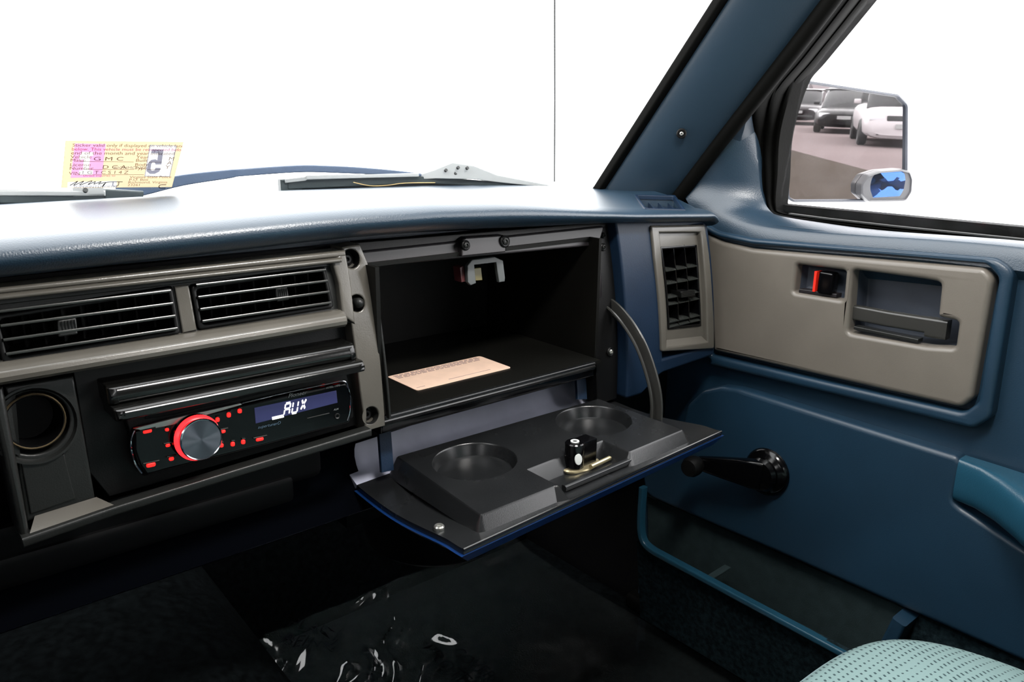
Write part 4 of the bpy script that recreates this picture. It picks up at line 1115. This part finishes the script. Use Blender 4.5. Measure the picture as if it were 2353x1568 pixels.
bm = sweep([gp(962, 407, .036), gp(1000, 400, .036), gp(1040, 392, .038), gp(1085, 396, .036), gp(1140, 410, .034), gp(1290, 432, .032)], lambda t: rrect(.005, [.003, .006, .011, .009, .005, .0012][min(5, int(round(t * 5)))], .0012), up=(0, 0, 1))
obj('blade_bracket', bm, M['wclip'], w1)
for x, y in ((1052, 386), (1073, 387), (1046, 399), (1024, 392)):
    obj('bracket_hole', lathe([(0, -.001), (.0022, -.001), (.0022, .002), (0, .002)], gp(x, y, .030), (0, -1, .5), 10), M['greydk'], w1)
obj('straw', tube(smooth_path([gp(812, 419, .020), gp(850, 427, .020), gp(890, 426, .020), gp(930, 421, .020), gp(1000, 420, .020)], 4), .0006, 6), mat('dry_straw', srgb(206, 176, 120), .7), w1)
w2 = root('windscreen_wiper', tuple(gp(150, 455)), 'left wiper blade with pale clip below the sticker', 'wiper', 'windscreen wipers')
bm = sweep([gp(-140, 452), gp(0, 452), gp(160, 453), gp(270, 455)], rrect(.004, .0068, .0015), up=(0, 0, 1)); obj('blade_rail', bm, M['wrub'], w2)
bm = sweep([gp(-140, 468, .024), gp(0, 466, .024), gp(130, 463, .024), gp(250, 461, .024)], rrect(.002, .003, .0008), up=(0, 0, 1)); obj('rubber_blade', bm, M['greydk'], w2)
bm = sweep([gp(-140, 443, .032), gp(60, 444, .032), gp(240, 445, .032)], rrect(.003, .0026, .001), up=(0, 0, 1)); obj('top_spine', bm, M['wclip'], w2)
bm = sweep([gp(240, 452, .030), gp(326, 456, .030)], rrect(.0045, .0085, .002), up=(0, 0, 1)); obj('end_cap', bm, M['wrub'], w2)
bm = sweep([gp(238, 446, .034), gp(262, 448, .034), gp(322, 452, .034)], rrect(.004, .0045, .002), up=(0, 0, 1)); obj('clip', bm, M['wclip'], w2)
bm = sweep([gp(165, 440, .036), gp(235, 437, .036)], rrect(.004, .006, .003), up=(0, 0, 1)); obj('pivot_cap', bm, M['wclip'], w2)
obj('pivot_hole', lathe([(0, -.001), (.0025, -.001), (.0025, .002), (0, .002)], gp(196, 438, .028), (0, -1, .5), 10), M['greydk'], w2)

# ================================================================== antenna on the front fender
a0 = onY(1274, 418, 1.55); a1 = onY(1275.5, -260, 1.50)
ant = root('radio_antenna', tuple(a0), 'thin dark radio antenna standing beyond the windscreen', 'antenna')
obj('mast', tube([a0, a0.lerp(a1, .3) + Vector((.0006, 0, 0)), a0.lerp(a1, .6) - Vector((.0006, 0, 0)), a1], .0021, 8, up=(0, 1, 0)), mat('grey_antenna_steel', srgb(30, 31, 32), .4, metal=.3), ant)
obj('mast_base', lathe([(0, -.03), (.012, -.03), (.010, -.012), (.004, 0), (0, .002)], a0, (0, 0, 1), 16), mat('pale_antenna_base', srgb(130, 130, 130), .5), ant)
# ================================================================== door mirror
mc = onY(1945, 325, .555)
d_in = mc.normalized(); r_out = Vector((.16, -.985, -.052)).normalized()
nM = (r_out - d_in).normalized()
ux = Vector((0, 0, 1)).cross(nM).normalized(); ux = -ux if ux.dot(Vector(RC[0]) * 0 + Vector((RC[0][0], RC[1][0], RC[2][0]))) < 0 else ux
uz = nM.cross(ux); uz = -uz if uz.z < 0 else uz
def onM(px, py):
    r = ray(px, py); t = mc.dot(nM) / r.dot(nM); p = r * t - mc; return (p.dot(ux), p.dot(uz))
def MM(u, v, h): return mc + ux * u + uz * v + nM * h
mo = [onM(*q) for q in ((1792, 176), (2064, 217), (2086, 240), (2085, 445), (2066, 464), (1822, 465), (1796, 448), (1790, 300))]
mi = [onM(*q) for q in ((1810, 186), (2058, 224), (2077, 244), (2075, 442), (2060, 457), (1824, 458), (1813, 452), (1810, 320))]
mo = rounded(mo, [.006, .012, .012, .012, .012, .012, .012, .02], 4); mi = rounded(mi, [.004, .010, .010, .010, .010, .006, .006, .02], 4)
mir = root('door_mirror', tuple(mc - uz * .09), 'dark framed door mirror outside the passenger window', 'mirror')
own = bmesh.new()
def rg(poly, h, d=0): return [own.verts.new(MM(p[0], p[1], h)) for p in (offset(poly if area2(poly) > 0 else poly[::-1], d) if d else (poly if area2(poly) > 0 else poly[::-1]))]
R_ = [rg(mi, -.001), rg(mi, .0025, -.001), rg(mo, .003, .0025), rg(mo, .001, 0), rg(mo, -.03, .002), rg(mo, -.07, .018), rg(mo, -.085, .04)]
for A_, B_ in zip(R_, R_[1:]):
    n_ = min(len(A_), len(B_))
    if len(A_) == len(B_):
        for i in range(n_): own.faces.new((A_[i], A_[(i + 1) % n_], B_[(i + 1) % n_], B_[i]))
own.faces.new(R_[-1]); bmesh.ops.recalc_face_normals(own, faces=own.faces[:])
obj('housing', own, mat('dark_mirror_housing', srgb(58, 62, 72), .45, bump=.1, bscale=400), mir)
bm = plate([offset(mi if area2(mi) > 0 else mi[::-1], -.001)], -.004, -.0005, mp=MM)
m_mir = mat('mirror_silver', (.80, .775, .775, 1), .012, metal=1)
obj('mirror_glass', bm, m_mir, mir, label='mirror glass reflecting a row of parked cars')
p = MM(mi[0][0], -.05, -.05)
obj('mounting_arm', sweep([p + Vector((-.02, 0, 0)), Vector((.94, p.y + .02, p.z))], rrect(.02, .02, .006), up=(0, 0, 1)), M['black'], mir)
# stick-on blind spot mirror
bo = [onM(*q) for q in ((1966, 445), (1966, 422), (1982, 400), (2010, 391), (2060, 387), (2080, 392), (2086, 410), (2084, 440), (2070, 462), (1985, 463))]
bo = rounded(bo, .008, 4); bo = bo if area2(bo) > 0 else bo[::-1]
bs = root('blind_spot_mirror', tuple(MM(sum(p[0] for p in bo) / len(bo), min(p[1] for p in bo), .01)), 'small blue convex blind spot mirror stuck on the door mirror corner', 'mirror')
sh = onM(1975, 425); sh2 = onM(1968, 422)
own = bmesh.new()
Rr = [[own.verts.new(MM(p[0], p[1], h)) for p in offset(bo, d)] for d, h in ((0, 0), (-.0002, .006), (.001, .011), (.003, .012), (.0035, .010))]
n_ = len(bo)
for A_, B_ in zip(Rr, Rr[1:]):
    for i in range(n_): own.faces.new((A_[i], A_[(i + 1) % n_], B_[(i + 1) % n_], B_[i]))
own.faces.new(Rr[0][::-1]); own.faces.new(Rr[-1])
bmesh.ops.recalc_face_normals(own, faces=own.faces[:])
obj('rim', own, mat('grey_mirror_rim', srgb(92, 92, 94), .4), bs)
own = bmesh.new(); cb = (sum(p[0] for p in bo) / n_, sum(p[1] for p in bo) / n_); RB = .085
def dome(p): d2 = (p[0] - cb[0]) ** 2 + (p[1] - cb[1]) ** 2; return .0145 - d2 / (2 * RB)
prev = None
for k in range(9):
    s = 1 - k / 9
    q = [((p[0] - cb[0]) * s + cb[0], (p[1] - cb[1]) * s + cb[1]) for p in offset(bo, .003)]
    ring = [own.verts.new(MM(p[0], p[1], dome(p))) for p in q]
    if prev:
        for i in range(n_): own.faces.new((prev[i], prev[(i + 1) % n_], ring[(i + 1) % n_], ring[i]))
    prev = ring
cv = own.verts.new(MM(cb[0], cb[1], dome(cb)))
for i in range(n_): own.faces.new((prev[i], prev[(i + 1) % n_], cv))
bmesh.ops.recalc_face_normals(own, faces=own.faces[:])
obj('convex_glass', own, mat('blue_mirror', (.035, .085, .26, 1), .03, metal=1), bs, label='blue tinted convex glass', smooth=60)

# ================================================================== showroom behind the truck, seen in the mirror
GZ = -ZC - .50
def mray(px, py):
    u, v = onM(px, py); P = MM(u, v, 0); d = ray(px, py).normalized(); return P, (d - 2 * d.dot(nM) * nM)
def mground(px, py, z=GZ):
    P, d = mray(px, py); return P + d * ((z - P.z) / d.z)
M['sfloor'] = mat('polished_pinkish_floor', srgb(98, 89, 89), .9, spec=.0, vary=.06, vscale=.3)
M['sfloor2'] = mat('dark_taupe_floor', srgb(62, 57, 53), .9, spec=.0, vary=.06, vscale=.5)
far_c = mground(1930, 300)
la, lb = mground(1812, 343), mground(2084, 415)
dirb = (lb - la); dirb.z = 0; dirb.normalize()
nb = Vector((-dirb.y, dirb.x, 0)); nb = nb if nb.y > 0 else -nb
def slab(name, pts, m, label):
    b = bmesh.new(); f = [b.verts.new(p) for p in pts]; g = [b.verts.new(p + Vector((0, 0, -.05))) for p in pts]
    b.faces.new(f); b.faces.new(g[::-1]); n = len(f)
    for i in range(n): b.faces.new((f[i], g[i], g[(i + 1) % n], f[(i + 1) % n]))
    bmesh.ops.recalc_face_normals(b, faces=b.faces[:])
    return obj(name, b, m, label=label, kind='structure', smooth=0)
def clip(poly, sgn):            # the part of the showroom floor on one side of the line between the two floors
    out = []
    for i in range(len(poly)):
        a, b = poly[i], poly[(i + 1) % len(poly)]; da, db = (a - la).dot(nb) * sgn, (b - la).dot(nb) * sgn
        if da >= 0: out.append(a)
        if da * db < 0: out.append(a.lerp(b, da / (da - db)))
    return out
room = [Vector((-25, -75, GZ)), Vector((45, -75, GZ)), Vector((45, -4, GZ)), Vector((-25, -4, GZ))]
slab('showroom_floor', clip(room, -1), M['sfloor'], 'pale polished showroom floor seen in the door mirror')
slab('showroom_floor', clip(room, 1), M['sfloor2'], 'darker taupe part of the showroom floor seen in the door mirror')
# back wall
wy = -74
slab('showroom_wall', [Vector((-25, wy, GZ)), Vector((45, wy, GZ)), Vector((45, wy - .1, GZ + 7)), Vector((-25, wy - .1, GZ + 7))], mat('pale_showroom_wall', srgb(128, 120, 122), .8), 'pale far wall of the showroom')
def car(name, label, pos, yaw, paint, L_=4.6, Wd=1.82, Hh=1.45, suv=False):
    rt = root(name, (0, 0, 0), label, 'car', 'parked showroom cars')
    rt.location = Vector(pos) + Vector((0, 0, ZC)); rt.rotation_euler = (0, 0, yaw)
    sx = Wd / 2
    # stations along the length, front at -L/2 : (y, half width, z bottom, z shoulder)
    hood = .92 if suv else .78
    st_ = [(-.50, .72, .30, .62), (-.485, .86, .22, hood - .10), (-.44, .95, .20, hood - .02), (-.22, 1.0, .20, hood + .06), (0, 1.0, .20, hood + .12), (.25, 1.0, .20, hood + .13), (.42, .97, .22, hood + .12), (.485, .90, .28, hood + .06), (.50, .78, .38, hood - .05)]
    def put(bm_, m, nm, par=None):
        me = bpy.data.meshes.new(nm); bm_.to_mesh(me); bm_.free(); me.materials.append(m)
        for p_ in me.polygons: p_.use_smooth = True
        me.set_sharp_from_angle(angle=math.radians(40))
        o = bpy.data.objects.new(nm, me); C.objects.link(o); o.parent = par or rt; return o
    def loft(stations, expo=.5, n=20):
        b = bmesh.new(); prev = None; rings = []
        for (y, hw, z0, z1) in stations:
            ring = []
            for k in range(n):
                a = 2 * math.pi * k / n
                ring.append(b.verts.new((sx * hw * math.copysign(abs(math.cos(a)) ** expo, math.cos(a)), y * L_, (z0 + z1) / 2 + (z1 - z0) / 2 * math.copysign(abs(math.sin(a)) ** expo, math.sin(a)))))
            rings.append(ring)
        for A_, B_ in zip(rings, rings[1:]):
            for k in range(n): b.faces.new((A_[k], A_[(k + 1) % n], B_[(k + 1) % n], B_[k]))
        b.faces.new(rings[0]); b.faces.new(rings[-1][::-1]); bmesh.ops.recalc_face_normals(b, faces=b.faces[:]); return b
    put(loft(st_), paint, 'body')
    top = Hh
    cab = [(-.24, .86, hood - .05, hood + .04), (-.10, .80, hood - .05, top - .10), (-.04, .76, hood - .05, top - .02), (.14, .76, hood - .05, top), (.30, .78, hood - .05, top - (.03 if suv else .12)), (.46 if suv else .42, .82, hood - .05, hood + (.30 if suv else .12))]
    put(loft(cab, .4), M['carglass'], 'cabin_glass')
    roof = [(-.08, .72, top - .10, top - .03), (.0, .74, top - .08, top + .005), (.14, .74, top - .07, top + .012), (.30, .74, top - .12, top - (.02 if suv else .08))]
    put(loft(roof, .5), paint, 'roof')
    for sg_ in (-1, 1):
        for yw in (-.31, .30):
            b = lathe([(0, -.11), (.30, -.11), (.335, -.07), (.335, .07), (.30, .11), (.22, .115), (.20, .09), (0, .09)], (sg_ * (sx - .10), yw * L_, .335), (sg_, 0, 0), 24)
            put(b, M['tyre'], 'wheel')
        b = box((sg_ * sx * .66, -.482 * L_, hood - .20), (.36, .12, .14), None, None, .03)
        put(b, M['lamp'], 'headlight')
        b = box((sg_ * (sx + .06), -.12 * L_, hood + .16), (.18, .12, .12), None, None, .03); put(b, paint, 'wing_mirror')
    b = box((0, -.492 * L_, hood - .24), (.85, .06, .18), None, None, .02); put(b, M['tyre'], 'grille')
    b = box((0, -.492 * L_, .36), (1.25, .07, .12), None, None, .02); put(b, M['tyre'], 'air_intake')
    b = box((0, -.506 * L_, .52), (.42, .02, .11)); put(b, M['plate'], 'number_plate')
    return rt
M['carglass'] = mat('dark_car_glass', srgb(10, 11, 13), .15, spec=.3)
M['tyre'] = mat('tyre_black', srgb(16, 16, 17), .6)
M['lamp'] = mat('headlamp_lens', srgb(170, 170, 174), .2)
M['plate'] = mat('white_number_plate', srgb(120, 120, 120), .6)
P1 = mat('black_car_paint', srgb(10, 9, 11), .25, spec=.25); P2 = mat('dark_maroon_grey_paint', srgb(24, 19, 21), .25, spec=.25)
P3 = mat('white_car_paint', srgb(150, 145, 147), .3, spec=.3); P4 = mat('silver_car_paint', srgb(80, 79, 82), .3, spec=.3)
FY = math.pi   # nose towards the truck
def facing(p, t=0): return math.pi + math.radians(t)
pA = mground(1938, 302); pB = mground(2058, 322); pC = mground(1845, 284)
car('parked_car', 'black sedan in the middle of the mirror view', pA, facing(pA, 10), P1)
car('parked_car', 'white van-like wagon at the right of the mirror view', pB + Vector((-.45, 1.6, 0)), facing(pB, 6), P3, 4.9, 1.95, 1.75, True)
car('parked_car', 'dark speckled hatchback at the left of the mirror view', pC, facing(pC, 14), P2, 4.3, 1.80, 1.42)
car('parked_car', 'black sport utility car behind the black sedan in the mirror', pA + Vector((-.6, -12.5, 0)), facing(pA, 12), P2, 4.7, 1.9, 1.75, True)
car('parked_car', 'silver sedan behind the dark hatchback in the mirror', pC + Vector((-3.4, -9, 0)), facing(pA, 12), P4, 4.6, 1.8, 1.42)
car('parked_car', 'dark sedan behind the white wagon in the mirror', pB + Vector((1.5, -24, 0)), facing(pA, 12), P1, 4.7, 1.82, 1.5)

# ================================================================== passenger seat
seat = root('passenger_seat', (.49, 0, FLOOR), 'pale teal cloth passenger seat with dark stitched rows', 'seat')
sx0, sx1, sy0, sy1 = .255, .728, -.30, .276; rc = .11
def seatp(u, v, grow=0.0):
    """superellipse rings from the centre (v=0) to the rim (v=.7) and down the side (v=1)"""
    cx_, cy_ = (sx0 + sx1) / 2, (sy0 + sy1) / 2; hx, hy = (sx1 - sx0) / 2, (sy1 - sy0) / 2
    a = 2 * math.pi * u; e = .42
    dx = math.copysign(abs(math.cos(a)) ** e, math.cos(a)); dy = math.copysign(abs(math.sin(a)) ** e, math.sin(a))
    if v < .7:
        t = v / .7; r = t; z = -.4235 - .030 * t ** 4
    else:
        t = (v - .7) / .3; r = 1 + .012 * math.sin(math.pi * t * .6) ; z = -.4535 - .10 * t
    return Vector((cx_ + hx * dx * r, cy_ + hy * dy * r, z))
own = bmesh.new(); NU, NV = 140, 34; prev = None
cv = own.verts.new(seatp(0, 0))
for j in range(1, NV + 1):
    ring = [own.verts.new(seatp(k / NU, j / NV)) for k in range(NU)]
    for k in range(NU):
        if prev is None: own.faces.new((cv, ring[k], ring[(k + 1) % NU]))
        else: own.faces.new((prev[k], ring[k], ring[(k + 1) % NU], prev[(k + 1) % NU]))
    prev = ring
own.faces.new(prev[::-1]); bmesh.ops.recalc_face_normals(own, faces=own.faces[:])
m = bpy.data.materials.new('pale_teal_ribbed_cloth'); m.use_nodes = True; nt = m.node_tree; N = nt.nodes; L = nt.links
P_ = N['Principled BSDF']; P_.inputs['Roughness'].default_value = .9; P_.inputs['Specular IOR Level'].default_value = .2
tc = N.new('ShaderNodeTexCoord'); sep = N.new('ShaderNodeSeparateXYZ')
nzd = N.new('ShaderNodeTexNoise'); nzd.inputs['Scale'].default_value = 14
mixv = N.new('ShaderNodeVectorMath'); mixv.operation = 'MULTIPLY_ADD'; mixv.inputs[1].default_value = (.006, .006, 0)
rot = N.new('ShaderNodeVectorRotate'); rot.rotation_type = 'Z_AXIS'; rot.inputs['Angle'].default_value = math.radians(-52)
L.new(tc.outputs['Object'], nzd.inputs['Vector']); L.new(nzd.outputs['Color'], mixv.inputs[0]); L.new(tc.outputs['Object'], mixv.inputs[2]); L.new(mixv.outputs[0], rot.inputs['Vector']); L.new(rot.outputs[0], sep.inputs[0])
br = N.new('ShaderNodeTexBrick'); br.inputs['Scale'].default_value = 1.0
br.inputs['Brick Width'].default_value = .0105; br.inputs['Row Height'].default_value = .0062; br.inputs['Mortar Size'].default_value = .0016; br.inputs['Mortar Smooth'].default_value = .3
br.offset = .5
L.new(rot.outputs[0], br.inputs['Vector'])
# dashes: only the long mortar between rows, broken along its length
def mth(op, a, b=None, clamp=False):
    n = N.new('ShaderNodeMath'); n.operation = op; n.use_clamp = clamp
    for i, x in enumerate((a, b)):
        if x is None: continue
        if isinstance(x, (int, float)): n.inputs[i].default_value = x
        else: L.new(x, n.inputs[i])
    return n.outputs[0]
row = mth('FLOOR', mth('DIVIDE', sep.outputs[1], .0052))
fy = mth('FRACT', mth('DIVIDE', sep.outputs[1], .0052))
fx = mth('FRACT', mth('ADD', mth('DIVIDE', sep.outputs[0], .0092), mth('MULTIPLY', row, .37)))
dash_y = mth('LESS_THAN', mth('ABSOLUTE', mth('SUBTRACT', fy, .5)), .17)
nl = N.new('ShaderNodeTexNoise'); nl.inputs['Scale'].default_value = 30; L.new(tc.outputs['Object'], nl.inputs['Vector'])
dash_x = mth('LESS_THAN', fx, mth('ADD', mth('MULTIPLY', nl.outputs['Fac'], .9), -.06))
msk = mth('MULTIPLY', dash_y, dash_x)
rp = N.new('ShaderNodeMixRGB'); rp.inputs[1].default_value = srgb(108, 130, 129); rp.inputs[2].default_value = srgb(24, 42, 48)
L.new(mth('MULTIPLY', msk, .85), rp.inputs[0])
fz = N.new('ShaderNodeTexNoise'); fz.inputs['Scale'].default_value = 900; L.new(tc.outputs['Object'], fz.inputs['Vector'])
r2 = N.new('ShaderNodeMixRGB'); r2.blend_type = 'MULTIPLY'; r2.inputs[0].default_value = .35; L.new(rp.outputs[0], r2.inputs[1]); L.new(fz.outputs['Color'], r2.inputs[2])
L.new(rp.outputs[0], P_.inputs['Base Color'])
bp = N.new('ShaderNodeBump'); bp.inputs['Strength'].default_value = .6; bp.inputs['Distance'].default_value = .001
L.new(mth('SUBTRACT', mth('MULTIPLY', fz.outputs['Fac'], .5), msk), bp.inputs['Height']); L.new(bp.outputs['Normal'], P_.inputs['Normal'])
obj('cushion', own, m, seat, smooth=60)
pp = [seatp(k / 160, .725) + Vector((0, 0, .001)) for k in range(161)]
obj('piping', tube(pp, .0032, 8), mat('grey_green_piping', srgb(100, 118, 124), .7), seat)
obj('seat_base', span(.30, .69, -.28, .22, FLOOR, -.55, None, .01), M['shell'], seat)
bk = surf(lambda u, v: Vector((lerp(.265, .72, u), -.34 - .20 * v - .05 * math.sin(math.pi * u), lerp(-.50, .02, v))), 14, 14, (0, -.10, 0))
obj('backrest', bk, m, seat)

# ================================================================== plastic film on the floor
fm = bpy.data.materials.new('clear_crinkled_film'); fm.use_nodes = True; nt = fm.node_tree; N = nt.nodes; L = nt.links
for n in list(N): N.remove(n)
o = N.new('ShaderNodeOutputMaterial'); t = N.new('ShaderNodeBsdfTransparent'); g = N.new('ShaderNodeBsdfGlossy'); g.inputs['Roughness'].default_value = .06
fr = N.new('ShaderNodeFresnel'); fr.inputs[0].default_value = 1.5; ad = N.new('ShaderNodeMath'); ad.operation = 'ADD'; ad.inputs[1].default_value = .02
mx = N.new('ShaderNodeMixShader'); L.new(fr.outputs[0], ad.inputs[0]); L.new(ad.outputs[0], mx.inputs[0]); L.new(t.outputs[0], mx.inputs[1]); L.new(g.outputs[0], mx.inputs[2])
df = N.new('ShaderNodeBsdfDiffuse'); df.inputs[0].default_value = srgb(150, 165, 165); m3 = N.new('ShaderNodeMixShader'); m3.inputs[0].default_value = .018
L.new(mx.outputs[0], m3.inputs[1]); L.new(df.outputs[0], m3.inputs[2]); L.new(m3.outputs[0], o.inputs[0])
def crease(x, y):
    q = Vector((x * 9, y * 9, .3)); c1 = noise.noise(q)
    pe = .86 * x - .51 * y; al = .51 * x + .86 * y
    c2 = noise.noise(Vector((pe * 36 + 1.5 * noise.noise(Vector((x * 12, y * 12, 8))), al * 4, 4)))
    loc = math.exp(-((x - .47) ** 2 + (y - .87) ** 2) / .014)
    return .008 * (c1 + .5) * .6 + max(0, 1 - abs(c2) * 4.5) * .017 * loc + .0008 * noise.noise(Vector((x * 40, y * 40, 2)))
bm = surf(lambda u, v: Vector((lerp(.30, .84, u), lerp(.42, 1.05, v), FLOOR + .006 + crease(lerp(.30, .84, u), lerp(.42, 1.05, v)) + .25 * max(0, lerp(.42, 1.05, v) - .93))), 130, 150)
film = root('floor_film', (.57, .7, FLOOR), 'clear crinkled plastic film covering the passenger footwell', 'plastic film')
obj('film_sheet', bm, fm, film, smooth=80, wn=False)
M['filmprint'] = mat('black_film_print', srgb(6, 7, 8), .8, spec=.0)
def ftext(s, cx, cy, sz, ang):
    p = onZ(cx, cy, FLOOR + .02); ca, sa = math.cos(ang), math.sin(ang)
    def mp(x, y):
        X, Y_ = p.x + sz * (x * ca - y * sa), p.y + sz * (x * sa + y * ca)
        return Vector((X, Y_, FLOOR + .008 + max(0, crease(X, Y_)) + .002 + .25 * max(0, Y_ - .93)))
    obj('film_lettering', lettering(s, mp), M['filmprint'], film, smooth=0)
ftext('PROTECTION', 1075, 1560, .030, math.radians(-88)); ftext('COVER MAT', 1120, 1540, .026, math.radians(-88))
ftext('PLACE', 725, 1448, .030, math.radians(-55)); ftext('BEING', 712, 1478, .030, math.radians(-55))
